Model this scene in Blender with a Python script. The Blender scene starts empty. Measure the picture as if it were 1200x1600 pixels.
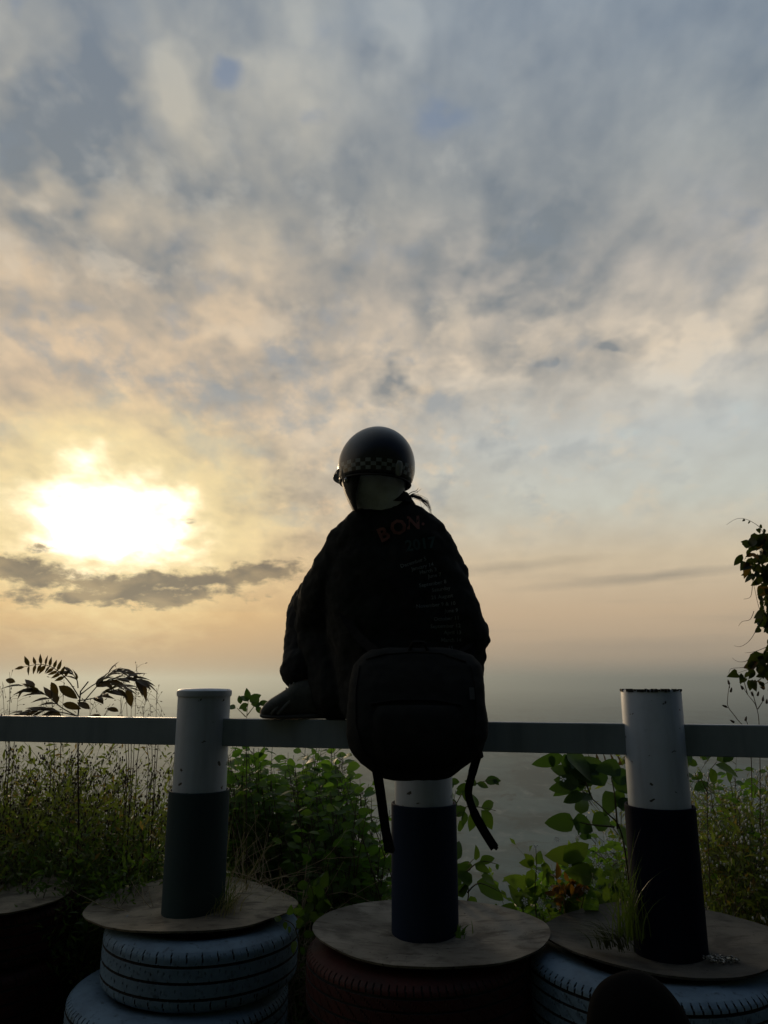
import bpy, bmesh, math, random
import numpy as np
from mathutils import Vector, Matrix, noise as mnoise
from mathutils.bvhtree import BVHTree

R = math.radians
sc = bpy.context.scene
COL = sc.collection
rnd = random.Random(7)

# ------------------------------------------------------------ camera
F = 1156.0                      # focal length in pixels of the 1200 x 1600 photograph
PITCH = R(12.9)
CZ = 1.53
cam_d = bpy.data.cameras.new('camera')
cam_d.sensor_fit = 'VERTICAL'; cam_d.sensor_height = 36.0; cam_d.lens = 36.0 * F / 1600.0
cam_d.clip_start = 0.05; cam_d.clip_end = 200000
cam = bpy.data.objects.new('camera', cam_d); COL.objects.link(cam)
cam.location = (0, 0, CZ); cam.rotation_euler = (R(90) + PITCH, 0, 0)
sc.camera = cam

def ray(px, py):
    X = (px - 600) / F; V = (800 - py) / F
    return Vector((X, math.cos(PITCH) - V * math.sin(PITCH), math.sin(PITCH) + V * math.cos(PITCH)))
def P(px, py, Y):
    d = ray(px, py); t = Y / d.y
    return Vector((d.x * t, Y, CZ + d.z * t))
def azel(px, py):
    d = ray(px, py).normalized()
    return math.degrees(math.atan2(d.x, d.y)), math.degrees(math.asin(d.z))
def lin(r, g, b):
    f = lambda c: (c / 255 / 12.92) if c / 255 <= 0.04045 else ((c / 255 + 0.055) / 1.055) ** 2.4
    return (f(r), f(g), f(b), 1.0)

# ------------------------------------------------------------ render settings
sc.view_settings.view_transform = 'Standard'; sc.view_settings.look = 'None'
sc.view_settings.exposure = 0.0; sc.view_settings.gamma = 1.0
sc.view_settings.use_curve_mapping = False
sc.render.engine = 'CYCLES'
sc.cycles.max_bounces = 6; sc.cycles.diffuse_bounces = 3; sc.cycles.glossy_bounces = 2
sc.cycles.transmission_bounces = 3; sc.cycles.volume_bounces = 0; sc.cycles.transparent_max_bounces = 4
sc.cycles.use_denoising = True

# ------------------------------------------------------------ sun and sky
SUN_PX = (178, 812)
SU, SV = azel(*SUN_PX)
sun_dir = ray(*SUN_PX).normalized()
sd = bpy.data.lights.new('sun', 'SUN'); sd.energy = 0.8; sd.angle = R(10); sd.color = (1.0, 0.74, 0.46)
sun = bpy.data.objects.new('sun', sd); COL.objects.link(sun)
sun.rotation_euler = (-sun_dir).to_track_quat('-Z', 'Y').to_euler()

world = bpy.data.worlds.new('World'); sc.world = world
world.use_nodes = True
try: world.cycles.sampling_method = 'MANUAL'; world.cycles.sample_map_resolution = 512
except Exception: pass
NT = world.node_tree; NT.nodes.clear()
class N:
    """tiny helper for node trees"""
    def __init__(s, nt): s.nt = nt
    def set(s, sock, v):
        if isinstance(v, bpy.types.NodeSocket): s.nt.links.new(v, sock)
        elif v is not None: sock.default_value = v
    def math(s, op, a, b=None, c=None, clamp=False):
        n = s.nt.nodes.new('ShaderNodeMath'); n.operation = op; n.use_clamp = clamp
        s.set(n.inputs[0], a); s.set(n.inputs[1], b)
        if c is not None: s.set(n.inputs[2], c)
        return n.outputs[0]
    def vmath(s, op, a, b=None, out=0):
        n = s.nt.nodes.new('ShaderNodeVectorMath'); n.operation = op
        s.set(n.inputs[0], a)
        if b is not None:
            s.set(n.inputs[3] if op == 'SCALE' else n.inputs[1], b)
        return n.outputs[out]
    def comb(s, x, y, z):
        n = s.nt.nodes.new('ShaderNodeCombineXYZ'); s.set(n.inputs[0], x); s.set(n.inputs[1], y); s.set(n.inputs[2], z); return n.outputs[0]
    def sep(s, v):
        n = s.nt.nodes.new('ShaderNodeSeparateXYZ'); s.set(n.inputs[0], v); return n.outputs
    def noise(s, vec, scale, detail=4, rough=0.5, dist=0.0, dim='3D'):
        n = s.nt.nodes.new('ShaderNodeTexNoise'); n.noise_dimensions = dim
        s.set(n.inputs['Vector'], vec); n.inputs['Scale'].default_value = scale
        n.inputs['Detail'].default_value = detail; n.inputs['Roughness'].default_value = rough
        n.inputs['Distortion'].default_value = dist
        return n.outputs[0], n.outputs[1]
    def ramp(s, fac, stops, interp='LINEAR'):
        n = s.nt.nodes.new('ShaderNodeValToRGB'); cr = n.color_ramp; cr.interpolation = interp
        while len(cr.elements) < len(stops): cr.elements.new(0.5)
        for e, (p, c) in zip(cr.elements, stops):
            e.position = p; e.color = c if len(c) == 4 else (*c, 1)
        s.set(n.inputs[0], fac); return n.outputs[0]
    def mix(s, fac, a, b, mode='MIX'):
        n = s.nt.nodes.new('ShaderNodeMix'); n.data_type = 'RGBA'; n.blend_type = mode
        s.set(n.inputs[0], fac); s.set(n.inputs[6], a); s.set(n.inputs[7], b); return n.outputs[2]
    def maprange(s, v, a, b, c=0.0, d=1.0, smooth=True):
        n = s.nt.nodes.new('ShaderNodeMapRange'); n.interpolation_type = 'SMOOTHSTEP' if smooth else 'LINEAR'
        s.set(n.inputs[0], v)
        for i, x in zip((1, 2, 3, 4), (a, b, c, d)): n.inputs[i].default_value = x
        return n.outputs[0]

def build_sky():
    n = N(NT)
    tc = NT.nodes.new('ShaderNodeTexCoord')
    D = n.vmath('NORMALIZE', tc.outputs['Generated'])
    x, y, z = n.sep(D)
    u = n.math('MULTIPLY', n.math('ARCTAN2', x, y), 57.29578)
    v = n.math('MULTIPLY', n.math('ARCSINE', z), 57.29578)
    UV = n.comb(u, v, 0.0)
    zc = n.math('ADD', n.math('MAXIMUM', z, 0.0), 0.34)
    Pp = n.comb(n.math('DIVIDE', x, zc), n.math('DIVIDE', y, zc), 0.0)       # cloud deck seen in perspective
    # slow warp so that every cloud mass gets an uneven edge
    _, w1 = n.noise(Pp, 2.6, 4, 0.55)
    warp = n.vmath('SCALE', n.vmath('SUBTRACT', w1, (0.5, 0.5, 0.5)), 9.0)
    _, w2 = n.noise(Pp, 9.0, 3, 0.6)
    warp2 = n.vmath('SCALE', n.vmath('SUBTRACT', w2, (0.5, 0.5, 0.5)), 3.0)
    UVw = n.vmath('ADD', n.vmath('ADD', UV, warp), warp2)
    def blobs(lst, vec, start=0.0, gain=1.0):
        acc = start
        for (px, py, rx, ry, ang, w) in lst:
            cu, cv = azel(px, py)
            m = NT.nodes.new('ShaderNodeMapping'); m.vector_type = 'TEXTURE'
            m.inputs['Location'].default_value = (cu, cv, 0)
            m.inputs['Rotation'].default_value = (0, 0, R(ang))
            k = 0.0438      # degrees in one pixel of the photograph
            m.inputs['Scale'].default_value = (rx * k, ry * k, 1)
            n.set(m.inputs['Vector'], vec)
            g = NT.nodes.new('ShaderNodeTexGradient'); g.gradient_type = 'SPHERICAL'
            NT.links.new(m.outputs[0], g.inputs[0])
            s_ = n.math('SMOOTH_MIN', g.outputs[1], 0.85, 0.2)
            acc = n.math('MULTIPLY_ADD', s_, w * gain, acc)
        return acc
    # light (+) and dark (-) cloud masses: px, py, rx, ry, angle, weight
    masses = [
        (130, 260, 260, 190, 10, -0.75), (110, 110, 150, 90, 0, -0.10), (270, 175, 70, 150, 20, 0.75), (215, 325, 80, 110, 10, 0.70),
        (470, 130, 150, 90, 0, 0.25), (625, 55, 90, 110, 0, 0.85), (360, 40, 70, 80, 0, 0.45), (420, 210, 110, 90, 0, -0.25),
        (800, 250, 230, 150, 0, -0.30), (760, 420, 190, 110, 15, -0.65), (560, 320, 130, 90, 0, -0.25), (900, 440, 160, 70, 0, -0.35),
        (1110, 160, 130, 60, 10, 0.35), (960, 330, 120, 60, 0, 0.15), (985, 415, 70, 40, 0, 0.35),
        (320, 310, 120, 80, 0, -0.05), (60, 370, 140, 50, -10, 0.25), (80, 430, 120, 60, 0, 0.45), (400, 440, 140, 60, 0, 0.50),
        (250, 400, 130, 60, 0, -0.45), (110, 470, 200, 50, 8, -0.50), (500, 430, 90, 60, 0, -0.25),
        (330, 490, 260, 50, 0, 0.45), (620, 470, 200, 45, 0, 0.20), (150, 530, 140, 40, 0, 0.25), (450, 530, 170, 40, 5, -0.45), (40, 570, 130, 45, 0, -0.45),
        (760, 570, 160, 70, -10, 0.60), (880, 500, 200, 45, 0, 0.55), (1100, 490, 190, 55, 0, 0.60), (1080, 555, 140, 40, 0, 0.40),
        (900, 545, 200, 24, 12, -0.95), (770, 540, 110, 26, -5, -0.55), (610, 590, 60, 80, 30, -0.95), (560, 640, 120, 50, 0, 0.25),
        (155, 650, 70, 60, 0, -0.55), (240, 620, 160, 60, 0, -0.25), (40, 765, 90, 40, 0, -0.95), (400, 730, 160, 100, 0, -0.20),
        (290, 700, 110, 50, 0, -0.10), (60, 690, 120, 40, 0, -0.15), (360, 620, 180, 40, 0, 0.15),
    ]
    mass = blobs(masses, UVw, 0.0, 1.25)
    f1, _ = n.noise(Pp, 2.7, 5, 0.5, 0.15)
    f2, _ = n.noise(n.vmath('MULTIPLY', n.vmath('ADD', Pp, (11.3, 4.7, 0)), (1.0, 0.80, 1)), 7.5, 4, 0.5, 0.3)
    f3, _ = n.noise(n.vmath('MULTIPLY', Pp, (1.0, 0.7, 1)), 18.0, 3, 0.5, 0.2)
    f = n.math('ADD', n.math('MULTIPLY', n.math('SUBTRACT', f1, 0.5), 1.4),
               n.math('ADD', n.math('MULTIPLY', n.math('SUBTRACT', f2, 0.5), 1.45), n.math('MULTIPLY', n.math('SUBTRACT', f3, 0.5), 0.85)))
    # smoother, thinner cloud to the right and in the low sky
    calm = n.math('MULTIPLY', n.maprange(v, 3.0, 13.0), n.math('SUBTRACT', 1.0, n.math('MULTIPLY', n.maprange(u, -6, 12), n.maprange(v, 25, 17, 0, 0.72))))
    L = n.math('ADD', n.math('MULTIPLY', n.math('ADD', n.math('MULTIPLY', f, 1.05), mass), calm), n.math('MULTIPLY_ADD', calm, -0.30, 0.82), clamp=True)
    t = n.maprange(v, -2.0, 50.0, smooth=False)
    pos = lambda d: (d + 2.0) / 52.0
    # sunward side
    litL = n.ramp(t, [(pos(-2), lin(150,130,110)), (pos(0.2), lin(176,146,114)), (pos(2.2), lin(200,164,120)), (pos(5), lin(230,188,128)), (pos(9), lin(234,200,152)),
                      (pos(14), lin(228,202,164)), (pos(22), lin(224,198,166)), (pos(28), lin(212,191,164)), (pos(36), lin(192,184,168)), (pos(46), lin(180,180,174))])
    litR = n.ramp(t, [(pos(-2), lin(132,130,126)), (pos(0.2), lin(150,140,126)), (pos(2.2), lin(192,168,140)), (pos(5), lin(212,184,150)), (pos(9), lin(224,204,172)),
                      (pos(13), lin(212,212,198)), (pos(18), lin(206,208,202)), (pos(24), lin(224,206,182)), (pos(30), lin(192,182,170)), (pos(36), lin(168,168,164)), (pos(46), lin(162,168,172))])
    drk = n.ramp(t, [(pos(-2), lin(120,112,104)), (pos(4), lin(150,130,108)), (pos(9), lin(148,132,112)), (pos(14), lin(158,148,136)), (pos(22), lin(142,143,142)), (pos(32), lin(128,134,138)), (pos(46), lin(120,131,144))])
    side = n.maprange(u, -16, 9)
    lit = n.mix(side, litL, litR)
    cloud = n.mix(L, drk, lit)
    # blue gaps: clear air from the physical sky
    st = NT.nodes.new('ShaderNodeTexSky'); st.sky_type = 'NISHITA'; st.sun_disc = False
    st.sun_elevation = R(SV); st.sun_rotation = R(SU); st.altitude = 400; st.air_density = 1.0; st.dust_density = 1.5; st.ozone_density = 1.5
    clear = n.mix(1.0, st.outputs[0], (0.075, 0.066, 0.075, 1), 'MULTIPLY')
    clear = n.mix(0.82, clear, lin(128, 143, 163))
    gaps = [(5, 40, 60, 190, 0, 1.0), (345, 92, 62, 40, -40, 1.3), (505, 30, 60, 60, 0, 0.75), (690, 190, 110, 60, -15, 1.2), (860, 60, 260, 90, 8, 0.75), (1150, 50, 160, 100, 0, 0.8),
            (500, 200, 90, 40, 10, 0.5), (120, 475, 120, 26, 5, 0.6), (230, 440, 60, 70, -20, 0.4), (640, 575, 60, 60, 30, 0.9), (900, 540, 220, 24, 12, 0.7), (760, 545, 90, 24, 0, 0.6), (60, 690, 110, 36, 0, 0.45), (430, 700, 80, 36, 0, 0.4),
            (950, 660, 420, 60, 0, 0.62), (1120, 620, 150, 60, 0, 0.55), (930, 800, 330, 60, 4, 0.45), (1180, 330, 60, 50, 0, 0.5), (40, 200, 80, 60, 0, 0.5)]
    gp = blobs(gaps, UVw)
    g1, _ = n.noise(n.vmath('ADD', Pp, (3.1, 8.7, 2.0)), 4.0, 6, 0.6, 0.2)
    gm = n.math('MULTIPLY', n.maprange(n.math('ADD', gp, n.math('MULTIPLY', n.math('SUBTRACT', g1, 0.55), 2.6)), 0.15, 1.0), n.maprange(v, 7, 13))
    gm = n.math('MULTIPLY', gm, n.maprange(v, 12, 34, 0.45, 0.85))
    gapc = n.mix(n.maprange(v, 14, 30), lin(196, 208, 202), clear)
    sky = n.mix(gm, cloud, gapc)
    # small blue-grey breaks between the puffs
    br, _ = n.noise(n.vmath('MULTIPLY', n.vmath('ADD', Pp, (7.7, 1.3, 5.0)), (1.0, 0.75, 1)), 10.5, 5, 0.55, 0.15)
    brm = n.math('MULTIPLY', n.maprange(br, 0.50, 0.72), n.maprange(v, 8, 14))
    sky = n.mix(n.math('MULTIPLY', brm, n.math('MULTIPLY', n.maprange(v, 20, 36, 0.70, 0.22), n.maprange(u, 22, 2, 0.45, 1.0))), sky, n.mix(n.maprange(v, 12, 34), lin(166, 168, 166), lin(132, 146, 162)))
    pf, _ = n.noise(n.vmath('MULTIPLY', n.vmath('ADD', Pp, (2.7, 9.3, 1.0)), (1.0, 0.75, 1)), 12.5, 5, 0.55, 0.15)
    pfm = n.math('MULTIPLY', n.math('MULTIPLY', n.maprange(pf, 0.50, 0.74), n.maprange(v, 9, 14)), n.math('SUBTRACT', 1.0, brm))
    sky = n.mix(n.math('MULTIPLY', pfm, n.math('MULTIPLY', n.maprange(v, 26, 44, 0.55, 0.20), n.maprange(u, 22, 2, 0.4, 1.0))), sky, n.mix(n.maprange(v, 14, 40), lin(236, 206, 166), lin(200, 198, 190)))
    # thin dark streaks low on the right
    st_v = n.comb(n.math('MULTIPLY', u, 0.05), n.math('MULTIPLY', v, 0.75), 0.0)
    s1, _ = n.noise(st_v, 1.0, 5, 0.55, 0.25)
    streakR = [(1010, 903, 260, 13, 3, 0.55), (800, 885, 200, 13, 4, 0.42), (700, 960, 60, 10, 0, 0.0), (1000, 1010, 300, 18, 0, 0.30)]
    sb = blobs(streakR, n.vmath('ADD', UV, n.vmath('SCALE', warp2, 0.25)))
    sm = n.math('ADD', sb, n.math('MULTIPLY', n.maprange(s1, 0.5, 0.75), n.maprange(v, 12, 6, 0, 0.22)), clamp=True)
    sky = n.mix(sm, sky, lin(142, 134, 122))
    # the sun behind cloud: white heart, warm glow
    sx = n.vmath('SUBTRACT', n.vmath('ADD', UV, n.vmath('SCALE', n.vmath('ADD', warp2, n.vmath('SCALE', warp, 0.2)), 0.8)), (SU, SV, 0.0))
    se = n.vmath('LENGTH', n.vmath('MULTIPLY', sx, (1.0, 1.62, 0)), out=1)
    e1 = n.math('MULTIPLY', n.math('ADD', f, 0.0), 4.6)
    sr = n.math('SUBTRACT', se, e1)
    heart = n.maprange(sr, 9.4, 2.4); heart = n.math('MULTIPLY', heart, heart)
    glow = n.maprange(sr, 17.0, 5.0)
    wide = n.maprange(se, 30.0, 4.0)
    sky = n.mix(n.math('MULTIPLY', wide, 0.35), sky, n.mix(1.0, sky, (1.30, 1.17, 0.98, 1), 'MULTIPLY'))
    sky = n.mix(n.math('MULTIPLY', glow, 0.85), sky, lin(255, 232, 172))
    hs = NT.nodes.new('ShaderNodeMix'); hs.data_type = 'RGBA'
    sky = n.mix(heart, sky, (2.4, 2.1, 1.6, 1))
    # the bank of grey cloud under the sun
    bank = [(110, 905, 220, 30, 2, 1.0), (330, 905, 220, 34, 6, 1.15), (250, 935, 220, 20, 2, 0.9), (20, 880, 90, 30, 0, 0.9), (30, 940, 90, 16, 0, 0.5), (420, 890, 90, 20, 6, 0.6), (65, 857, 30, 9, 0, 0.9), (290, 813, 24, 7, 0, 0.8), (150, 938, 180, 16, 0, 0.6)]
    bv = n.vmath('ADD', UV, n.vmath('SCALE', n.vmath('ADD', warp2, n.vmath('SCALE', warp, 0.25)), 0.55))
    b3, _ = n.noise(n.comb(n.math('MULTIPLY', u, 0.6), n.math('MULTIPLY', v, 1.1), 3.0), 1.0, 5, 0.62, 0.2)
    bm = n.maprange(n.math('ADD', blobs(bank, bv), n.math('MULTIPLY', n.math('SUBTRACT', b3, 0.52), 2.1)), 0.12, 0.80)
    bm = n.math('MULTIPLY', bm, n.maprange(blobs(bank, bv), 0.02, 0.2))
    sky = n.mix(n.math('MULTIPLY', bm, 0.92), sky, n.mix(n.maprange(f2, 0.38, 0.64), lin(108, 99, 88), lin(158, 138, 108)))
    # away from the sun the sky is dimmer and bluer; under the horizon it goes on as haze
    ca = n.vmath('DOT_PRODUCT', D, tuple(sun_dir), out=1)
    sky = n.mix(n.maprange(ca, 0.95, 0.45), sky, n.mix(1.0, sky, (0.93, 1.00, 1.07, 1), 'MULTIPLY'))
    back = n.maprange(ca, 0.60, -0.35)
    sky = n.mix(back, sky, n.mix(1.0, sky, (0.052, 0.090, 0.175, 1), 'MULTIPLY'))
    bg = NT.nodes.new('ShaderNodeBackground'); out = NT.nodes.new('ShaderNodeOutputWorld')
    n.set(bg.inputs[0], sky); bg.inputs[1].default_value = 1.0
    NT.links.new(bg.outputs[0], out.inputs[0])
build_sky()

# ------------------------------------------------------------ helpers: meshes
class MB:
    def __init__(s): s.v = []; s.f = []
    def add(s, vs, fs):
        o = len(s.v); s.v.extend([tuple(p) for p in vs]); s.f.extend([tuple(i + o for i in f) for f in fs]); return s
    def loft(s, rings, closed=True, cap0=True, cap1=True):
        n = len(rings[0]); vs = [p for r in rings for p in r]; fs = []
        for i in range(len(rings) - 1):
            for j in range(n if closed else n - 1):
                k = (j + 1) % n
                fs.append((i * n + j, i * n + k, (i + 1) * n + k, (i + 1) * n + j))
        if cap0: fs.append(tuple(range(n - 1, -1, -1)))
        if cap1: fs.append(tuple((len(rings) - 1) * n + j for j in range(n)))
        return s.add(vs, fs)
    def tube(s, pts, rad, n=6, cap=True):
        pts = [Vector(p) for p in pts]
        if not isinstance(rad, (list, tuple)): rad = [rad] * len(pts)
        rings = []; prev = None
        for i, p in enumerate(pts):
            d = (pts[min(i + 1, len(pts) - 1)] - pts[max(i - 1, 0)])
            d = d.normalized() if d.length > 1e-9 else Vector((0, 0, 1))
            if prev is None:
                a = Vector((0, 0, 1)) if abs(d.z) < 0.9 else Vector((1, 0, 0))
                a = (a - d * a.dot(d)).normalized()
            else:
                a = prev - d * prev.dot(d)
                a = a.normalized() if a.length > 1e-6 else d.orthogonal().normalized()
            prev = a; b = d.cross(a)
            r = rad[i]; rx, ry = r if isinstance(r, (tuple, list)) else (r, r)
            rings.append([p + a * math.cos(t) * rx + b * math.sin(t) * ry for t in (2 * math.pi * j / n for j in range(n))])
        return s.loft(rings, cap0=cap, cap1=cap)
    def capsule(s, p0, p1, r0, r1, n=18, m=5):
        p0 = Vector(p0); p1 = Vector(p1); d = p1 - p0; L = d.length; d = d / L if L > 1e-6 else Vector((0, 0, 1))
        pts = []; rad = []
        for i in range(m):
            a = math.pi / 2 * (1 - i / m); pts.append(p0 - d * r0 * math.sin(a)); rad.append(max(r0 * math.cos(a), 1e-4))
        pts.append(p0); rad.append(r0); pts.append(p1); rad.append(r1)
        for i in range(1, m + 1):
            a = math.pi / 2 * i / m; pts.append(p1 + d * r1 * math.sin(a)); rad.append(max(r1 * math.cos(a), 1e-4))
        return s.tube(pts, rad, n)
    def ellipsoid(s, c, r, M=None, nu=20, nv=12):
        c = Vector(c); rings = []
        for i in range(nv + 1):
            a = math.pi * i / nv; z = -math.cos(a); q = max(math.sin(a), 1e-3)
            ring = []
            for j in range(nu):
                t = 2 * math.pi * j / nu
                p = Vector((q * math.cos(t) * r[0], q * math.sin(t) * r[1], z * r[2]))
                ring.append(c + (M @ p if M else p))
            rings.append(ring)
        return s.loft(rings)
    def box(s, c, d, M=None, bev=0.0):
        c = Vector(c); x, y, z = d[0] / 2, d[1] / 2, d[2] / 2
        b = min(bev, x * .9, y * .9, z * .9)
        if b <= 0:
            vs = [(sx * x, sy * y, sz * z) for sz in (-1, 1) for sx, sy in ((-1, -1), (1, -1), (1, 1), (-1, 1))]
            fs = [(3, 2, 1, 0), (4, 5, 6, 7)] + [(i, (i + 1) % 4, (i + 1) % 4 + 4, i + 4) for i in range(4)]
        else:
            def rr(xx, yy, zz, bb): return [(xx - bb, -yy, zz), (xx, -yy + bb, zz), (xx, yy - bb, zz), (xx - bb, yy, zz), (-xx + bb, yy, zz), (-xx, yy - bb, zz), (-xx, -yy + bb, zz), (-xx + bb, -yy, zz)]
            rings = [rr(x - b, y - b, -z, b), rr(x, y, -z + b, b), rr(x, y, z - b, b), rr(x - b, y - b, z, b)]
            m2 = MB().loft(rings); vs, fs = m2.v, m2.f
        vs = [c + (M @ Vector(p) if M else Vector(p)) for p in vs]
        return s.add(vs, fs)
    def lathe(s, prof, n=48, c=(0, 0, 0), cap0=False, cap1=False):
        rings = [[(c[0] + r * math.cos(2 * math.pi * j / n), c[1] + r * math.sin(2 * math.pi * j / n), c[2] + z) for j in range(n)] for r, z in prof]
        return s.loft(rings, cap0=cap0, cap1=cap1)
    def mesh(s, name, mat=None, smooth=True):
        me = bpy.data.meshes.new(name); me.from_pydata([tuple(p) for p in s.v], [], s.f); me.update()
        if mat: me.materials.append(mat)
        if smooth: me.polygons.foreach_set('use_smooth', [True] * len(me.polygons))
        return me
def np_mesh(name, V, Fq, mat):
    """V (n,3), Fq (m,k) with k vertices in each face"""
    me = bpy.data.meshes.new(name); k = Fq.shape[1]
    me.vertices.add(len(V)); me.vertices.foreach_set('co', V.astype(np.float32).ravel())
    me.loops.add(Fq.size); me.loops.foreach_set('vertex_index', Fq.astype(np.int32).ravel())
    me.polygons.add(len(Fq)); me.polygons.foreach_set('loop_start', np.arange(0, Fq.size, k, dtype=np.int32))
    me.polygons.foreach_set('loop_total', np.full(len(Fq), k, dtype=np.int32))
    me.update(calc_edges=True); me.validate()
    if mat: me.materials.append(mat)
    return me
def obj(name, me, parent=None, loc=None, M=None):
    o = bpy.data.objects.new(name, me); COL.objects.link(o)
    if parent is not None: o.parent = parent
    if M is not None: o.matrix_local = M
    if loc is not None: o.location = loc
    return o
def tag(o, label=None, cat=None, group=None, kind=None):
    if label: o['label'] = label
    if cat: o['category'] = cat
    if group: o['group'] = group
    if kind: o['kind'] = kind
    return o
def empty(name, loc, label, cat, group=None):
    o = bpy.data.objects.new(name, None); COL.objects.link(o); o.location = loc; o.empty_display_size = 0.1
    bpy.context.view_layer.update()
    return tag(o, label, cat, group)
def part(name, me, parent, label=None):
    """mesh given in world coordinates, parented to a thing (or part) kept in place"""
    o = bpy.data.objects.new(name, me); COL.objects.link(o); o.parent = parent
    w = Vector((0, 0, 0)); q = parent
    M = Matrix.Identity(4)
    chain = []
    while q is not None: chain.append(q); q = q.parent
    for q in reversed(chain): M = M @ q.matrix_parent_inverse @ q.matrix_basis
    o.matrix_parent_inverse = M.inverted()
    if label: o['label'] = label
    return o
def autosmooth(me, ang=35):
    try:
        bm = bmesh.new(); bm.from_mesh(me)
        for e in bm.edges:
            if len(e.link_faces) == 2 and e.calc_face_angle(0) > R(ang): e.smooth = False
        bm.to_mesh(me); bm.free()
    except Exception: pass
    return me
def fuse(mb, voxel, smooth=8, name='fused', mat=None, wrinkle=None):
    """one continuous skin over overlapping closed shapes"""
    me = mb.mesh('tmp'); o = bpy.data.objects.new('tmp', me); COL.objects.link(o)
    m = o.modifiers.new('r', 'REMESH'); m.mode = 'VOXEL'; m.voxel_size = voxel; m.use_smooth_shade = True
    m = o.modifiers.new('s', 'SMOOTH'); m.factor = 0.5; m.iterations = smooth
    for (size, st, depth) in (wrinkle or []):
        t = bpy.data.textures.new('folds', 'CLOUDS'); t.noise_scale = size; t.noise_depth = depth
        m = o.modifiers.new('d', 'DISPLACE'); m.texture = t; m.strength = st; m.mid_level = 0.5; m.texture_coords = 'LOCAL'
    dg = bpy.context.evaluated_depsgraph_get()
    r = bpy.data.meshes.new_from_object(o.evaluated_get(dg)); r.name = name
    bpy.data.objects.remove(o); bpy.data.meshes.remove(me)
    r.polygons.foreach_set('use_smooth', [True] * len(r.polygons))
    r.materials.clear()
    if mat: r.materials.append(mat)
    return r

# ------------------------------------------------------------ helpers: materials
def material(name, build):
    m = bpy.data.materials.new(name); m.use_nodes = True; nt = m.node_tree; nt.nodes.clear()
    n = N(nt); out = nt.nodes.new('ShaderNodeOutputMaterial'); build(n, nt, out); return m
def princ(n, nt, out, color, rough=0.6, bump=None, metallic=0.0, spec=0.5, coat=0.0, bdist=0.01):
    b = nt.nodes.new('ShaderNodeBsdfPrincipled')
    n.set(b.inputs['Base Color'], color); n.set(b.inputs['Roughness'], rough); n.set(b.inputs['Metallic'], metallic)
    b.inputs['Specular IOR Level'].default_value = spec; b.inputs['Coat Weight'].default_value = coat
    if bump is not None:
        bp = nt.nodes.new('ShaderNodeBump'); bp.inputs['Strength'].default_value = 1.0; bp.inputs['Distance'].default_value = bdist
        n.set(bp.inputs['Height'], bump); nt.links.new(bp.outputs[0], b.inputs['Normal'])
    nt.links.new(b.outputs[0], out.inputs[0]); return b
def tex(nt, kind='Object'):
    return nt.nodes.new('ShaderNodeTexCoord').outputs[kind]
def plain(name, c1, c2, scale=8.0, rough=0.6, bumpd=0.0, bscale=60.0, spec=0.4, coat=0.0, metallic=0.0, detail=6):
    def b(n, nt, out):
        co = tex(nt); f, _ = n.noise(co, scale, detail, 0.6)
        col = n.mix(n.maprange(f, 0.35, 0.68), (*c1, 1), (*c2, 1))
        h = None
        if bumpd: h, _ = n.noise(co, bscale, 4, 0.6)
        princ(n, nt, out, col, rough, h, metallic, spec, coat, bumpd)
    return material(name, b)
def paint(name, base, dirt, chip, chips=0.66, rough=0.45, spec=0.5):
    """painted pipe or beam: dirt runs, small chips that go down to the old colour"""
    def b(n, nt, out):
        co = tex(nt)
        st, _ = n.noise(n.vmath('MULTIPLY', co, (14, 14, 1.6)), 1.0, 5, 0.6)
        f, _ = n.noise(co, 3.2, 6, 0.65)
        col = n.mix(n.math('MULTIPLY', n.maprange(st, 0.42, 0.78), 0.75), (*base, 1), (*dirt, 1))
        col = n.mix(n.math('MULTIPLY', n.maprange(f, 0.45, 0.8), 0.6), col, (*dirt, 1))
        ch, _ = n.noise(n.vmath('MULTIPLY', co, (1, 1, 1.6)), 26.0, 3, 0.5, 0.4)
        cm = n.maprange(ch, chips, chips + 0.02)
        col = n.mix(cm, col, (*chip, 1))
        h, _ = n.noise(co, 90, 3, 0.6)
        h = n.math('SUBTRACT', n.math('MULTIPLY', h, 0.15), cm)
        princ(n, nt, out, col, n.math('MULTIPLY_ADD', f, 0.25, rough - 0.1), h, 0, spec, 0, 0.0012)
    return material(name, b)
def leafmat(name, c1, c2, trans=0.45, edge=None):
    def b(n, nt, out):
        oi = nt.nodes.new('ShaderNodeObjectInfo'); co = tex(nt, 'Object')
        geo = nt.nodes.new('ShaderNodeNewGeometry')
        rnd_ = n.math('FRACT', n.math('ADD', oi.outputs['Random'], geo.outputs['Random Per Island']))
        f, _ = n.noise(geo.outputs['Position'], 3.0, 3, 0.5)
        k = n.math('ADD', n.math('MULTIPLY', rnd_, 0.6), n.math('MULTIPLY', f, 0.55), clamp=True)
        col = n.mix(k, (*c1, 1), (*c2, 1))
        if edge:
            col = n.mix(n.maprange(rnd_, 0.86, 0.93), col, (*edge, 1))
        b_ = nt.nodes.new('ShaderNodeBsdfPrincipled'); n.set(b_.inputs['Base Color'], col)
        b_.inputs['Roughness'].default_value = 0.45; b_.inputs['Specular IOR Level'].default_value = 0.35
        tr = nt.nodes.new('ShaderNodeBsdfTranslucent')
        n.set(tr.inputs[0], n.mix(1.0, col, (1.5, 1.75, 0.7, 1), 'MULTIPLY'))
        mx = nt.nodes.new('ShaderNodeMixShader'); mx.inputs[0].default_value = trans
        nt.links.new(b_.outputs[0], mx.inputs[1]); nt.links.new(tr.outputs[0], mx.inputs[2])
        nt.links.new(mx.outputs[0], out.inputs[0])
    return material(name, b)

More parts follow.
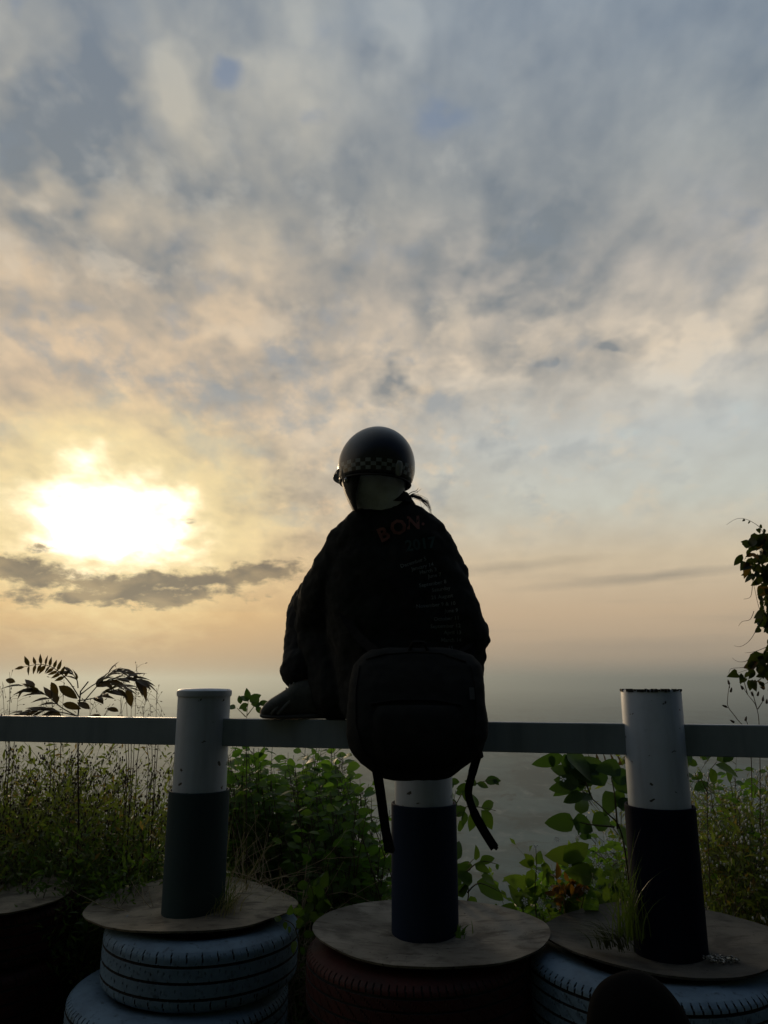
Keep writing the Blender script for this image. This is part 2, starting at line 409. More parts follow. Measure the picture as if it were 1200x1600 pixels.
M_white = paint('white_paint', (0.50, 0.57, 0.66), (0.33, 0.37, 0.42), (0.05, 0.05, 0.05), 0.675)
M_rail = paint('grey_rail_paint', (0.24, 0.295, 0.335), (0.15, 0.185, 0.21), (0.35, 0.36, 0.36), 0.76, 0.4)
M_slate = paint('slate_paint', (0.040, 0.066, 0.074), (0.027, 0.046, 0.053), (0.09, 0.10, 0.10), 0.78, 0.8, 0.15)
M_navy = paint('navy_paint', (0.013, 0.025, 0.054), (0.010, 0.017, 0.034), (0.06, 0.07, 0.09), 0.80, 0.8, 0.12)
M_navy2 = paint('black_navy_paint', (0.006, 0.009, 0.024), (0.006, 0.008, 0.014), (0.05, 0.05, 0.06), 0.80, 0.85, 0.1)
def tyre_mat(name, c, dirt):
    def b(n, nt, out):
        co = tex(nt); f, _ = n.noise(co, 7, 6, 0.65); g, _ = n.noise(co, 45, 4, 0.6)
        col = n.mix(n.maprange(f, 0.4, 0.75), (*c, 1), (*dirt, 1))
        col = n.mix(n.math('MULTIPLY', n.maprange(g, 0.55, 0.72), 0.55), col, (0.02, 0.02, 0.022, 1))
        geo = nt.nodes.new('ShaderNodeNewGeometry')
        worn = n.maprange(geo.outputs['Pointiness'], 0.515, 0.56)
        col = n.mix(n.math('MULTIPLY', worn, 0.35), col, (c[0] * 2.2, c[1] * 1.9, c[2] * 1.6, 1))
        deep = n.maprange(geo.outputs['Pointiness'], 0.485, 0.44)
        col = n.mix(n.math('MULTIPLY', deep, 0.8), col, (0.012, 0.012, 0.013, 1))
        princ(n, nt, out, col, 0.7, g, 0, 0.35, 0, 0.0015)
    return material(name, b)
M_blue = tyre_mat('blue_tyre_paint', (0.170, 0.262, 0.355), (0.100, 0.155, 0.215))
M_red = tyre_mat('shaded_red_tyre_paint', (0.050, 0.008, 0.0065), (0.018, 0.007, 0.006))  # red darkened so that shade over the stack sits in the colour
M_rubber = plain('black_rubber', (0.018, 0.018, 0.018), (0.03, 0.03, 0.03), 20, 0.75)
def lid_mat(name, c1, c2, c3):
    def b(n, nt, out):
        co = tex(nt); f, _ = n.noise(co, 2.2, 7, 0.62, 0.4); g, _ = n.noise(co, 9, 6, 0.6); s, _ = n.noise(n.vmath('MULTIPLY', co, (1, 5, 1)), 7, 5, 0.65, 0.3)
        col = n.mix(n.maprange(f, 0.38, 0.66), (*c1, 1), (*c2, 1))
        col = n.mix(n.math('MULTIPLY', n.maprange(g, 0.46, 0.66), 0.75), col, (*c3, 1))
        col = n.mix(n.math('MULTIPLY', n.maprange(s, 0.52, 0.66), 0.6), col, (0.035, 0.028, 0.02, 1))
        sp, _ = n.noise(co, 75, 2, 0.5)
        col = n.mix(n.maprange(sp, 0.70, 0.73), col, (0.02, 0.018, 0.014, 1))
        h, _ = n.noise(co, 40, 6, 0.7)
        princ(n, nt, out, col, 0.8, n.math('ADD', n.math('MULTIPLY', h, 0.4), n.math('MULTIPLY', g, 0.8)), 0, 0.3, 0, 0.004)
    return material(name, b)
M_lid = lid_mat('weathered_board', (0.33, 0.285, 0.21), (0.16, 0.135, 0.10), (0.085, 0.07, 0.05))
M_lid2 = lid_mat('weathered_grey_board', (0.26, 0.245, 0.21), (0.12, 0.113, 0.095), (0.06, 0.055, 0.046))
M_lid3 = lid_mat('dark_weathered_board', (0.13, 0.12, 0.10), (0.06, 0.058, 0.05), (0.035, 0.033, 0.03))
M_fabric = plain('black_cotton', (0.016, 0.018, 0.018), (0.024, 0.026, 0.026), 30, 0.92, 0.0008, 500, 0.15)
M_trouser = plain('black_denim', (0.018, 0.019, 0.021), (0.026, 0.027, 0.029), 30, 0.9, 0.001, 400, 0.15)
M_pack = plain('black_nylon', (0.013, 0.0145, 0.0145), (0.018, 0.0195, 0.0195), 20, 0.92, 0.0008, 700, 0.12)
M_web = plain('black_webbing', (0.008, 0.008, 0.009), (0.012, 0.012, 0.013), 60, 0.9, 0.0006, 500, 0.12)
M_shell = plain('glossy_black_helmet', (0.010, 0.012, 0.018), (0.014, 0.016, 0.022), 4, 0.34, 0, 1, 0.4, 0.15)
M_gaiter = plain('grey_cloth', (0.56, 0.62, 0.64), (0.42, 0.46, 0.48), 14, 0.9, 0.0015, 120, 0.2)
M_skin = plain('skin', (0.34, 0.19, 0.12), (0.28, 0.15, 0.09), 20, 0.5)
M_hair = plain('dark_hair', (0.018, 0.012, 0.008), (0.03, 0.02, 0.013), 60, 0.5)
M_steel = plain('steel', (0.35, 0.35, 0.36), (0.25, 0.25, 0.26), 30, 0.35, 0, 1, 0.5, 0, 0.9)
M_label = plain('pale_patch', (0.06, 0.062, 0.06), (0.045, 0.046, 0.045), 30, 0.8)
M_stripe = plain('grey_shoe_stripe', (0.20, 0.21, 0.21), (0.13, 0.14, 0.14), 30, 0.7)
M_shoe = plain('dark_shoe', (0.06, 0.065, 0.06), (0.10, 0.105, 0.10), 26, 0.8, 0.001, 200)
M_sole = plain('shoe_sole', (0.08, 0.08, 0.075), (0.05, 0.05, 0.05), 30, 0.7)
M_stem = plain('green_stem', (0.06, 0.055, 0.028), (0.08, 0.075, 0.03), 30, 0.7)
M_twig = plain('dry_twig', (0.44, 0.36, 0.23), (0.30, 0.24, 0.15), 30, 0.85)
M_darkstem = plain('dark_stem', (0.045, 0.032, 0.022), (0.06, 0.04, 0.026), 30, 0.8)
L_shrub = leafmat('shrub_leaf', (0.038, 0.098, 0.026), (0.115, 0.195, 0.040), 0.55)
L_broad = leafmat('broad_leaf', (0.020, 0.052, 0.022), (0.055, 0.095, 0.024), 0.38)
L_weed = leafmat('weed_leaf', (0.065, 0.092, 0.026), (0.165, 0.185, 0.06), 0.55, (0.20, 0.13, 0.06))
L_weed2 = leafmat('low_weed_leaf', (0.038, 0.085, 0.022), (0.105, 0.155, 0.036), 0.52)
L_bright = leafmat('young_leaf', (0.045, 0.085, 0.018), (0.085, 0.125, 0.026), 0.45)
L_brown = leafmat('reddish_leaf', (0.045, 0.036, 0.018), (0.09, 0.05, 0.022), 0.35)
L_rust = leafmat('rusty_leaf', (0.16, 0.065, 0.022), (0.20, 0.10, 0.03), 0.4)
L_vine = leafmat('vine_leaf', (0.018, 0.032, 0.012), (0.045, 0.050, 0.016), 0.35, (0.10, 0.055, 0.02))
L_grass = leafmat('grass_blade', (0.05, 0.085, 0.022), (0.10, 0.14, 0.03), 0.4)
L_petal = plain('white_petal', (0.78, 0.78, 0.74), (0.85, 0.85, 0.82), 20, 0.6)
L_straw = leafmat('straw', (0.24, 0.20, 0.12), (0.32, 0.27, 0.17), 0.3)

# ------------------------------------------------------------ terrain
def ground_z(x, y):
    # road shoulder, the drop beyond the posts, the far valley floor; unseen hillside behind the road, added and raised to block sky light
    if y > 2.95:
        s = y - 2.95
        z = -0.62 * s if s < 600 else -372 - (s - 600) * 0.02
        z = max(z, -385.0)
        if s > 3: z += 0.25 * mnoise.noise(Vector((x * 0.3, y * 0.3, 0))) * min(1, s / 10)
        if s > 60: z += 10 * mnoise.noise(Vector((x * 0.006, y * 0.006, 3)))
        if y > 900:
            a = min(1, (y - 900) / 600)
            z += a * 60 * max(0, mnoise.fractal(Vector((x * 0.0007, y * 0.0007, 5)), 0.8, 2.2, 4))
        return z
    if y < -3.2:
        s = -3.2 - y
        h = 115 * (1 - math.exp(-s * 0.013))
        return h + 0.8 * mnoise.noise(Vector((x * 0.25, y * 0.25, 9))) * min(1, s / 3)
    return 0.012 * mnoise.noise(Vector((x * 2, y * 2, 1)))
ys = [-160, -110, -80, -60, -46, -36, -28, -22, -17, -13, -10, -7.5, -5.5, -4.2, -3.2, -2, -1, 0, 1, 1.6, 2.1, 2.5, 2.8, 2.95, 3.1, 3.3, 3.6, 4, 4.5, 5, 6, 7, 9, 12, 16, 22, 30, 42, 60, 85, 120, 165, 220, 290, 370, 460, 560, 640, 720, 820]
y_ = 900
while y_ < 29500: ys.append(y_); y_ *= 1.045
xs0 = [0, .5, 1, 1.6, 2.3, 3.2, 4.5, 6, 8, 11, 15, 20, 28, 40, 55, 80, 110, 150, 200]
x_ = 250
while x_ < 27000: xs0.append(x_); x_ *= 1.12
xs = [-x for x in reversed(xs0[1:])] + xs0
gm = MB()
gm.v = [(x, y, ground_z(x, y)) for y in ys for x in xs]
nx = len(xs)
gm.f = [(j * nx + i, j * nx + i + 1, (j + 1) * nx + i + 1, (j + 1) * nx + i) for j in range(len(ys) - 1) for i in range(nx - 1)]
def ground_build(n, nt, out):
    geo = nt.nodes.new('ShaderNodeNewGeometry'); p = geo.outputs['Position']; x, y, z = n.sep(p)
    near, _ = n.noise(p, 6, 6, 0.65); far, _ = n.noise(n.vmath('MULTIPLY', p, (0.0028, 0.0016, 0.001)), 1.0, 9, 0.62, 0.6)
    fine, _ = n.noise(n.vmath('MULTIPLY', p, (0.012, 0.006, 0.001)), 1.0, 7, 0.65, 0.4)
    soil = n.mix(n.maprange(near, 0.35, 0.7), (0.035, 0.028, 0.02, 1), (0.07, 0.06, 0.045, 1))
    veg = n.mix(n.maprange(near, 0.3, 0.7), (0.022, 0.034, 0.014, 1), (0.045, 0.060, 0.022, 1))
    land = n.mix(n.maprange(far, 0.40, 0.58), (0.010, 0.040, 0.046, 1), (0.060, 0.125, 0.135, 1))
    land = n.mix(n.maprange(fine, 0.5, 0.72), land, (0.17, 0.21, 0.21, 1))
    land = n.mix(n.maprange(fine, 0.42, 0.30), land, (0.006, 0.018, 0.020, 1))
    c = n.mix(n.maprange(n.math('ABSOLUTE', n.math('SUBTRACT', y, 0.0)), 2.9, 3.6), soil, veg)
    c = n.mix(n.maprange(y, 300, 700), c, land)
    princ(n, nt, out, c, 0.9, n.math('MULTIPLY', near, 1.0), 0, 0.2, 0, 0.02)
M_ground = material('ground_cover', ground_build)
g = obj('ground', gm.mesh('ground', M_ground)); tag(g, 'dark ground dropping from the roadside to a hazy green valley plain', kind='structure')

# road behind the camera, seen only from other positions
rm = MB().box((0, -0.9, 0.02), (60, 4.2, 0.06))
M_road = plain('asphalt', (0.045, 0.045, 0.046), (0.06, 0.06, 0.058), 12, 0.85, 0.004, 90)
o = obj('road', rm.mesh('road', M_road, False)); tag(o, 'dark asphalt mountain road in front of the posts', kind='structure')

# ------------------------------------------------------------ haze over the valley
hz = MB().box((0, 15150, -139), (58000, 30900, 520))
def haze_build(n, nt, out):
    v = nt.nodes.new('ShaderNodeVolumePrincipled'); v.inputs['Color'].default_value = (0.64, 0.75, 0.80, 1)
    v.inputs['Density'].default_value = HAZE_D; v.inputs['Anisotropy'].default_value = 0.68
    nt.links.new(v.outputs[0], out.inputs['Volume'])
HAZE_D = 0.00013
o = obj('haze', hz.mesh('haze', material('haze_air', haze_build), False)); tag(o, 'pale haze filling the air over the valley', kind='stuff')

# ------------------------------------------------------------ posts, rail
LIDZ = CZ - 0.79
def post_xy(px, Y):           # centre of a post from its picture column at the lid
    p = P(px, 1440, Y); return p.x, Y
PL = (P(306, 1340, 2.84).x, 2.84); PM = (P(663, 1340, 2.63).x, 2.63); PR = (P(1040, 1380, 2.47).x, 2.47)
def make_post(xy, top, split, r_up, r_lo, m_lo, kind, label, zb=LIDZ - 0.02):
    x, y = xy
    t = empty('painted_post', (x, y, zb), label, 'post', 'painted pipe posts standing in the tyre stacks')
    n = 56
    # outer sleeve: open pipe with wall thickness, slightly worn rim
    w = 0.006
    pr = [(r_lo, 0), (r_lo, split - zb - .002), (r_lo - .0015, split - zb), (r_lo - w, split - zb), (r_lo - w, split - zb - .05)]
    sl = MB().lathe(pr, n)
    me = sl.mesh('sleeve', m_lo); autosmooth(me); part_local('sleeve', me, t)
    h = top - zb
    up = MB()
    if kind == 'cap':
        up.lathe([(r_up, split - zb - .04), (r_up, h - .02)], n)
        cp = MB().lathe([(r_up + .0035, h - .026), (r_up + .005, h - .018), (r_up + .0045, h - .006), (r_up - .004, h), (0.02, h + .003), (.0005, h + .003)], n)
        me = cp.mesh('cap', M_white); autosmooth(me); part_local('cap', me, t)
    else:
        up.lathe([(r_up, split - zb - .04), (r_up, h - .002), (r_up - .001, h), (r_up - .006, h), (r_up - .006, h - .05)], n)
        cp = MB()
        for j in range(n):           # chipped rim: short flakes of darker edge around the mouth
            if rnd.random() < 0.75:
                a0 = 2 * math.pi * j / n; a1 = a0 + 2 * math.pi / n * rnd.uniform(.7, 1.0); hh = rnd.uniform(.003, .007)
                q = [Vector((math.cos(a) * rr, math.sin(a) * rr, zz)) for a in (a0, a1) for rr in (r_up - .004, r_up + .002) for zz in (h - hh, h + .002)]
                cp.add(q, [(0, 1, 3, 2), (4, 6, 7, 5), (0, 4, 5, 1), (2, 3, 7, 6), (1, 5, 7, 3), (0, 2, 6, 4)])
        lid = MB().lathe([(r_up - .005, h - .012), (.0005, h - .012)], n)
        part_local('plug', lid.mesh('plug', M_rubber), t)
        part_local('worn_rim', cp.mesh('worn_rim', M_rubber, False), t)['kind'] = 'stuff'
    me = up.mesh('upper_pipe', M_white); autosmooth(me); part_local('upper_pipe', me, t)
    return t
def part_local(name, me, parent, label=None):
    o = bpy.data.objects.new(name, me); COL.objects.link(o); o.parent = parent
    if label: o['label'] = label
    return o
zt = lambda px, py, xy, r: P(px, py, xy[1] - r).z
post_l = make_post(PL, zt(317, 1077, PL, .095), zt(306, 1240, PL, .105), .0955, .108, M_slate, 'cap', 'leftmost painted post with a rounded white cap and dark slate lower sleeve')
post_m = make_post(PM, CZ - 0.150, zt(663, 1262, PM, .105), .0965, .1085, M_navy, 'open', 'middle painted post with navy lower sleeve, under the seated person and backpack')
post_r = make_post(PR, zt(1015, 1078, PR, .095), zt(1034, 1266, PR, .105), .0935, .106, M_navy2, 'open', 'rightmost painted post with chipped open white top and nearly black lower sleeve')

A = Vector((PL[0], PL[1], 0)); B = Vector((PR[0], PR[1], 0)); rd = (B - A).normalized()
RZ = CZ - 0.180; RH = 0.096
def rail_pt(x): k = (x - A.x) / (B.x - A.x); return A + (B - A) * k
rail = empty('guard_rail', (rail_pt(-1.9).x, rail_pt(-1.9).y, RZ), 'long grey painted metal rail running level between the posts above the tyres', 'rail')
ang = math.atan2(rd.y, rd.x); Mr = Matrix.Rotation(ang, 3, 'Z')
cuts = [-3.2, PL[0], PM[0], PR[0], 2.9]
for i in range(4):
    a = rail_pt(cuts[i] + (0.0 if i == 0 else .001)); b = rail_pt(cuts[i + 1] - .001)
    c = (a + b) / 2; c.z = RZ
    bm_ = MB().box(c, ((b - a).length, .05, RH), Mr, .0025)
    me = bm_.mesh('beam', M_rail, False)
    part('beam', me, rail)

# ------------------------------------------------------------ tyres
def tyre_mesh(variant):
    """painted car tyre: tread block relief and side walls, axis along z, radius 0.33, height 0.19"""
    Ro, H = 0.33, 0.19; n = 864
    grooves = {0: [(-.045, .003), (0, .0028), (.045, .003)], 1: [(-.052, .0036), (-.017, .0025), (.022, .0025), (.055, .0036)]}[variant]
    zs = sorted(set([round(z, 4) for z in np.linspace(-.082, .082, 33)] + [g + d for g, w in grooves for d in (-w - .0012, -w, w, w + .0012)]))
    V = []; rings = []; dark = set()
    for zi, z in enumerate(zs):
        base = Ro - 0.9 * max(0, abs(z) - .03) ** 2 * 1.3 - (0.012 * ((abs(z) - .064) / .018) ** 2 if abs(z) > .064 else 0)
        ing = any(abs(z - g) <= w + .0001 for g, w in grooves)
        ring = []
        for j in range(n):
            a = 2 * math.pi * j / n; r = base
            if ing: r -= .008
            else:
                if abs(z) > (.052 if variant == 0 else .058):
                    per = 20 if variant == 0 else 9
                    jj = j + (7 if z > 0 else 0) + int(z * 60)
                    if jj % per == 0 and abs(z) < .0795: r -= .008
                    if variant == 0 and jj % per == 10 and .064 < abs(z) < .074: r -= .003
                else:
                    row = int((z + .1) / .012)
                    if variant == 0 and (j + int(z * 1500)) % 26 == 0 and row % 2 == 0: r -= .005
                    if variant == 1 and (j + int(z * 500)) % 18 == 0: r -= .004
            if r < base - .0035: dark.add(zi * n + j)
            ring.append((r * math.cos(a), r * math.sin(a), z))
        rings.append(ring)
    tread = MB().loft(rings, cap0=False, cap1=False)
    tread.dark = dark; tread.n = n
    r0 = math.hypot(rings[0][1][0], rings[0][1][1])
    def wall(s):
        pr = [(r0, s * .082), (r0 - .010, s * .0875), (r0 - .022, s * .091), (r0 - .024, s * .0925), (r0 - .045, s * .095), (r0 - .048, s * .0965), (r0 - .075, s * .094), (r0 - .1, s * .088), (r0 - .125, s * .077), (r0 - .128, s * .068), (r0 - .121, s * .062), (r0 - .09, s * .07), (r0 - .05, s * .072), (r0 - .03, s * .05)]
        return MB().lathe(pr, 96)
    return tread, wall
TY = {}
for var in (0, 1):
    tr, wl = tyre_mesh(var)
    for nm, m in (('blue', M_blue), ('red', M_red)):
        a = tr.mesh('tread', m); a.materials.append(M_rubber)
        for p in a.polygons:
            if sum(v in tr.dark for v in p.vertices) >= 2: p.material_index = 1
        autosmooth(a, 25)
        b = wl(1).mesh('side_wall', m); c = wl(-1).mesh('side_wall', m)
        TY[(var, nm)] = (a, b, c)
def tyre(x, y, z, scale, rot, var, colr, label, group, tilt=(0, 0)):
    t = empty('tyre', (x, y, z), label, 'tyre', group)
    t.rotation_euler = (tilt[0], tilt[1], rot); t.scale = (scale, scale, 1.0)
    a, b, c = TY[(var, colr)]
    part_local('tread', a, t); part_local('side_wall', b, t); part_local('side_wall', c, t)
    return t
def stack(cx, cy, top, specs, group):
    z = top
    for (dx, dy, s, var, colr, label, tx, ty) in specs:
        z -= .095; tyre(cx + dx, cy + dy, z, s, rnd.uniform(0, 6), var, colr, label, group, (tx, ty)); z -= .095
TOP = LIDZ - .012
LX, LY = P(288, 1470, 2.62).x, 2.86
stack(LX, LY, TOP, [(0.01, -.02, 1.0, 0, 'blue', 'pale blue tyre right under the lid of the leftmost post, topmost of its stack', R(-.8), R(.8)),
                    (-.05, -.05, 1.10, 1, 'blue', 'wider blue tyre with fine ribbed shoulder, second from the top under the leftmost post', R(.5), R(-1)),
                    (.0, 0, 1.04, 0, 'blue', 'blue tyre near the ground, third from the top under the leftmost post', 0, 0),
                    (.02, .01, 1.06, 1, 'blue', 'blue tyre on the ground at the bottom of the stack under the leftmost post', 0, 0)], 'blue tyres stacked under the leftmost post')
MX, MY = P(664, 1500, 2.4).x, 2.60
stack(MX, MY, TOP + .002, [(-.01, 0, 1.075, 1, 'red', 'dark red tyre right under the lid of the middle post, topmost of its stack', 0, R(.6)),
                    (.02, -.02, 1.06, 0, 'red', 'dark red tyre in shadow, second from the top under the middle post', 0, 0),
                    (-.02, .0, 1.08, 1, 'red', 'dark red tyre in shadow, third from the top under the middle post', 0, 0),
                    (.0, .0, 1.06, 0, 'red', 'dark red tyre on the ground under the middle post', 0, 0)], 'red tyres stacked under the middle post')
RX, RY = P(1052, 1500, 2.3).x, 2.53
stack(RX, RY, TOP - .004, [(-.0, 0, 1.13, 1, 'blue', 'blue tyre with pale scuffed shoulder right under the lid of the rightmost post', 0, R(-.5)),
                    (.02, -.01, 1.10, 0, 'blue', 'blue tyre second from the top under the rightmost post', 0, 0),
                    (-.02, .0, 1.12, 1, 'blue', 'blue tyre third from the top under the rightmost post', 0, 0),
                    (.0, .0, 1.10, 0, 'blue', 'blue tyre on the ground under the rightmost post', 0, 0)], 'blue tyres stacked under the rightmost post')
FX, FY = P(-62, 1440, 2.9).x, 3.10
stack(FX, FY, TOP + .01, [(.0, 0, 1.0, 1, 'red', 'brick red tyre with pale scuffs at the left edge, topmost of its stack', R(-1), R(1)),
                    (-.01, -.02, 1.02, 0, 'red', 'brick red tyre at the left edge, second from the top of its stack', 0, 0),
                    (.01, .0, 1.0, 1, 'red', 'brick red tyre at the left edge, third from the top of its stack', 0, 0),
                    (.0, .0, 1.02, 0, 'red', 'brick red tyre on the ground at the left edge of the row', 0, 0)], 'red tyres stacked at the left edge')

# lids: weathered discs, warped and cut unevenly
def lid(cx, cy, z, outline, m, label, warp, dish=0.0, th=.007, seed=1):
    t = empty('round_lid', (cx, cy, z), label, 'lid', 'weathered round lids on the tyre stacks')
    n = 96; top = []; NR = 12
    rr = random.Random(seed)
    def rad(a):
        m_ = len(outline); k = (a / (2 * math.pi)) * m_; i = int(k) % m_; f = k - int(k)
        p0, p1, p2, p3 = outline[i - 1], outline[i], outline[(i + 1) % m_], outline[(i + 2) % m_]
        return .5 * (2 * p1 + (p2 - p0) * f + (2 * p0 - 5 * p1 + 4 * p2 - p3) * f * f + (3 * p1 - p0 - 3 * p2 + p3) * f ** 3)
    def pt(q, a, dz):
        r = rad(a) * q * (1 + .004 * mnoise.noise(Vector((math.cos(a) * 5, math.sin(a) * 5, seed))))
        x = r * math.cos(a); y = r * math.sin(a)
        zz = warp(x, y) + dish * (q ** 3) + .003 * mnoise.noise(Vector((x * 9, y * 9, seed)))
        return (x, y, zz + dz)
    rings = [[pt(q, 2 * math.pi * j / n, 0) for j in range(n)] for q in [.02] + [i / NR for i in range(1, NR + 1)]]
    rings.append([pt(.997, 2 * math.pi * j / n, -.3 * th) for j in range(n)]); rings.append([pt(.99, 2 * math.pi * j / n, -th) for j in range(n)])
    rings.append([pt(.5, 2 * math.pi * j / n, -th) for j in range(n)]); rings.append([pt(.02, 2 * math.pi * j / n, -th) for j in range(n)])
    b = MB().loft([list(reversed(r)) for r in rings]) if False else MB().loft(rings)
    me = b.mesh('disc', m); autosmooth(me, 50); part_local('disc', me, t)
    return t
cL = (P(291, 1425, 2.83).x, 2.87)
lid(cL[0], cL[1], LIDZ + .010, [.385, .34, .335, .335, .345, .405, .375, .315, .30, .30, .31, .345], M_lid, 'tan weathered round lid with dry grass on it, around the leftmost post',
    lambda x, y: .000 + .012 * math.sin(x * 7 + 1.0) + .012 * math.sin(y * 8 + x * 5) - .015 * max(0, x), .010, seed=1)
cM = (P(669, 1470, 2.55).x, 2.58)
lid(cM[0], cM[1], LIDZ + .009, [.385, .35, .335, .33, .335, .35, .365, .335, .315, .305, .32, .355], M_lid2, 'grey weathered dished lid with a dark stained crack, around the middle post',
    lambda x, y: .002 - .12 * max(0, x - .1) * max(0, -y + .1) + .008 * math.sin(y * 6 + 1) - .018 * math.exp(-((x + .05) ** 2 + y ** 2) / .03), .016, seed=2)
cR = (P(1050, 1478, 2.5).x, 2.55)
lid(cR[0], cR[1], LIDZ + .006, [.40, .37, .34, .32, .33, .36, .385, .35, .325, .315, .33, .36], M_lid3, 'dark weathered lid with grass blades and wet gravel, around the rightmost post',
    lambda x, y: .000 + .012 * math.sin(x * 7 + y * 4) - .02 * x - .012 * math.exp(-(x ** 2 + y ** 2) / .03), .012, seed=3)
cF = (P(-62, 1400, 3.0).x, 3.04)
lid(cF[0], cF[1], LIDZ + .012, [.38, .36, .34, .33, .34, .36, .37, .35, .33, .325, .33, .365], M_lid, 'weathered round lid cut by the left edge of the picture',
    lambda x, y: -.01 * x, .0, seed=4)
# gravel in a wet hollow on the right lid
gv = MB(); gc = P(1128, 1512, 2.36)
for i in range(90):
    a = rnd.uniform(0, 6.3); q = math.sqrt(rnd.random()); s = rnd.uniform(.0018, .0045)
    M3 = Matrix.Rotation(rnd.uniform(0, 6), 3, Vector((rnd.random(), rnd.random(), rnd.random())).normalized())
    gv.box((gc.x + .055 * q * math.cos(a), gc.y + .028 * q * math.sin(a), LIDZ + .012 + rnd.uniform(-.001, .003)), (s * 2, s * 1.5, s), M3)
o = obj('gravel', gv.mesh('gravel', plain('wet_gravel', (.06, .06, .055), (.35, .34, .31), 220, .18), False)); tag(o, 'small patch of wet glinting gravel on the lid right of the rightmost post', kind='stuff')

# ------------------------------------------------------------ motorcycle mirror close to the camera
mc = P(1018, 1660, 1.0)
mt = empty('motorcycle_mirror', mc, 'black oval motorcycle mirror seen from behind at the bottom edge, before the right blue tyres', 'mirror')
rings = []
Rm = Matrix.Rotation(R(-12), 3, 'X') @ Matrix.Rotation(R(-16), 3, 'Y')
for (q, d) in [(.02, -.030), (.35, -.028), (.65, -.021), (.85, -.010), (.96, .002), (1.0, .012), (.985, .018)]:
    ring = []
    for j in range(64):
        a = 2 * math.pi * j / 64; ca, sa = math.cos(a), math.sin(a)
        ring.append(Rm @ Vector((.066 * q * abs(ca) ** .86 * (1 if ca > 0 else -1), d, .093 * q * abs(sa) ** .9 * (1 if sa > 0 else -1))))
    rings.append(ring)
part_local('shell', MB().loft(rings).mesh('shell', plain('black_plastic', (.005, .005, .005), (.006, .006, .006), 30, .95, 0, 1, .03)), mt)
gl = MB().loft([[Rm @ Vector((.066 * math.cos(2 * math.pi * j / 48) * q, .0185, .090 * math.sin(2 * math.pi * j / 48) * q)) for j in range(48)] for q in (1.0, .01)], cap0=False)
part_local('glass', gl.mesh('glass', plain('mirror_glass', (.6, .6, .6), (.62, .62, .62), 3, .03, 0, 1, .5, 0, 1.0)), mt)
st = MB().tube([(0, -.02, -.05), (.005, -.015, -.12), (.03, .0, -.25), (.035, .0, -.48)], [.010, .008, .007, .007], 12)
part_local('stem', st.mesh('stem', M_rubber), mt)

# ------------------------------------------------------------ the person
SEAT = RZ + RH / 2
hipc = P(640, 1085, 2.62)
person = None
body = MB()
def PP(px, py, Y): return P(px, py, Y)
J = dict(
    pelvis=PP(640, 1085, 2.66), waist=PP(632, 1010, 2.68), chest=PP(615, 900, 2.66), neck=PP(603, 805, 2.62), head=PP(590, 735, 2.59),
    shl=PP(545, 852, 2.63), ell=PP(494, 950, 2.76), hal=PP(520, 1005, 2.98),
    shr=PP(668, 866, 2.62), elr=PP(733, 998, 2.60), har=PP(660, 1035, 2.90),
    hpl=PP(605, 1090, 2.68), knl=PP(485, 950, 2.90), anl=PP(472, 1082, 2.76),
    hpr=PP(672, 1090, 2.68), knr=PP(600, 1055, 3.06), anr=PP(528, 1098, 2.84))
b = body
b.capsule(J['pelvis'], J['waist'], .125, .115); b.capsule(J['waist'], J['chest'], .11, .13); b.capsule(J['chest'], J['neck'], .11, .055)
b.capsule(J['shl'], J['shr'], .058, .058); b.capsule(J['neck'], J['head'], .052, .055)
hd = J['head']; yaw = R(52); Fd = Vector((-math.sin(yaw), math.cos(yaw), -.10)).normalized(); Sd = Fd.cross(Vector((0, 0, 1))).normalized(); Ud = Sd.cross(Fd)
HM = Matrix((Sd, Fd, Ud)).transposed()
h_ = lambda s, f, u: hd + HM @ Vector((s, f, u))
b.ellipsoid(h_(0, -.005, .035), (.075, .095, .085), HM); b.ellipsoid(h_(0, .03, -.045), (.055, .065, .062), HM)
b.ellipsoid(h_(0, .070, -.088), (.022, .022, .018), HM)                      # chin
b.capsule(h_(0, .090, .020), h_(0, .112, -.018), .008, .012)                 # nose
b.ellipsoid(h_(0, .088, -.052), (.024, .010, .006), HM); b.ellipsoid(h_(0, .087, -.063), (.020, .010, .006), HM)   # lips
for s in (-1, 1):
    b.ellipsoid(h_(s * .076, -.005, -.005), (.008, .018, .030), HM)          # ears
    b.ellipsoid(h_(s * .031, .082, .018), (.013, .010, .010), HM)            # eyes
def limb(a, m, c, r):
    b.capsule(a, m, r[0], r[1]); b.capsule(m, c, r[1], r[2])
limb(J['shl'], J['ell'], J['hal'], (.048, .038, .026)); limb(J['shr'], J['elr'], J['har'], (.048, .038, .026))
limb(J['hpl'], J['knl'], J['anl'], (.085, .055, .038)); limb(J['hpr'], J['knr'], J['anr'], (.085, .055, .038))
def hand(w, d, up, side):
    d = d.normalized(); up = (up - d * up.dot(d)).normalized(); s = d.cross(up) * side
    b.ellipsoid(w + d * .045, (.040, .048, .015), Matrix((s, d, up)).transposed())
    for k, (o, L) in enumerate([(-.030, .068), (-.010, .076), (.011, .072), (.031, .056)]):
        p0 = w + d * .078 + s * o; p1 = p0 + d * L * .5 - up * .004; p2 = p1 + d * L * .28 - up * .016; p3 = p2 + d * L * .12 - up * .018
        b.capsule(p0 - d * .02, p1, .0088, .0082, 10, 3); b.capsule(p1, p2, .0082, .0076, 10, 3); b.capsule(p2, p3, .0076, .0068, 10, 3)
    t0 = w + d * .02 - s * .030; t1 = t0 + d * .030 - s * .022 - up * .006; t2 = t1 + d * .030 - s * .004 - up * .012
    b.capsule(t0, t1, .012, .010, 10, 3); b.capsule(t1, t2, .010, .0085, 10, 3)
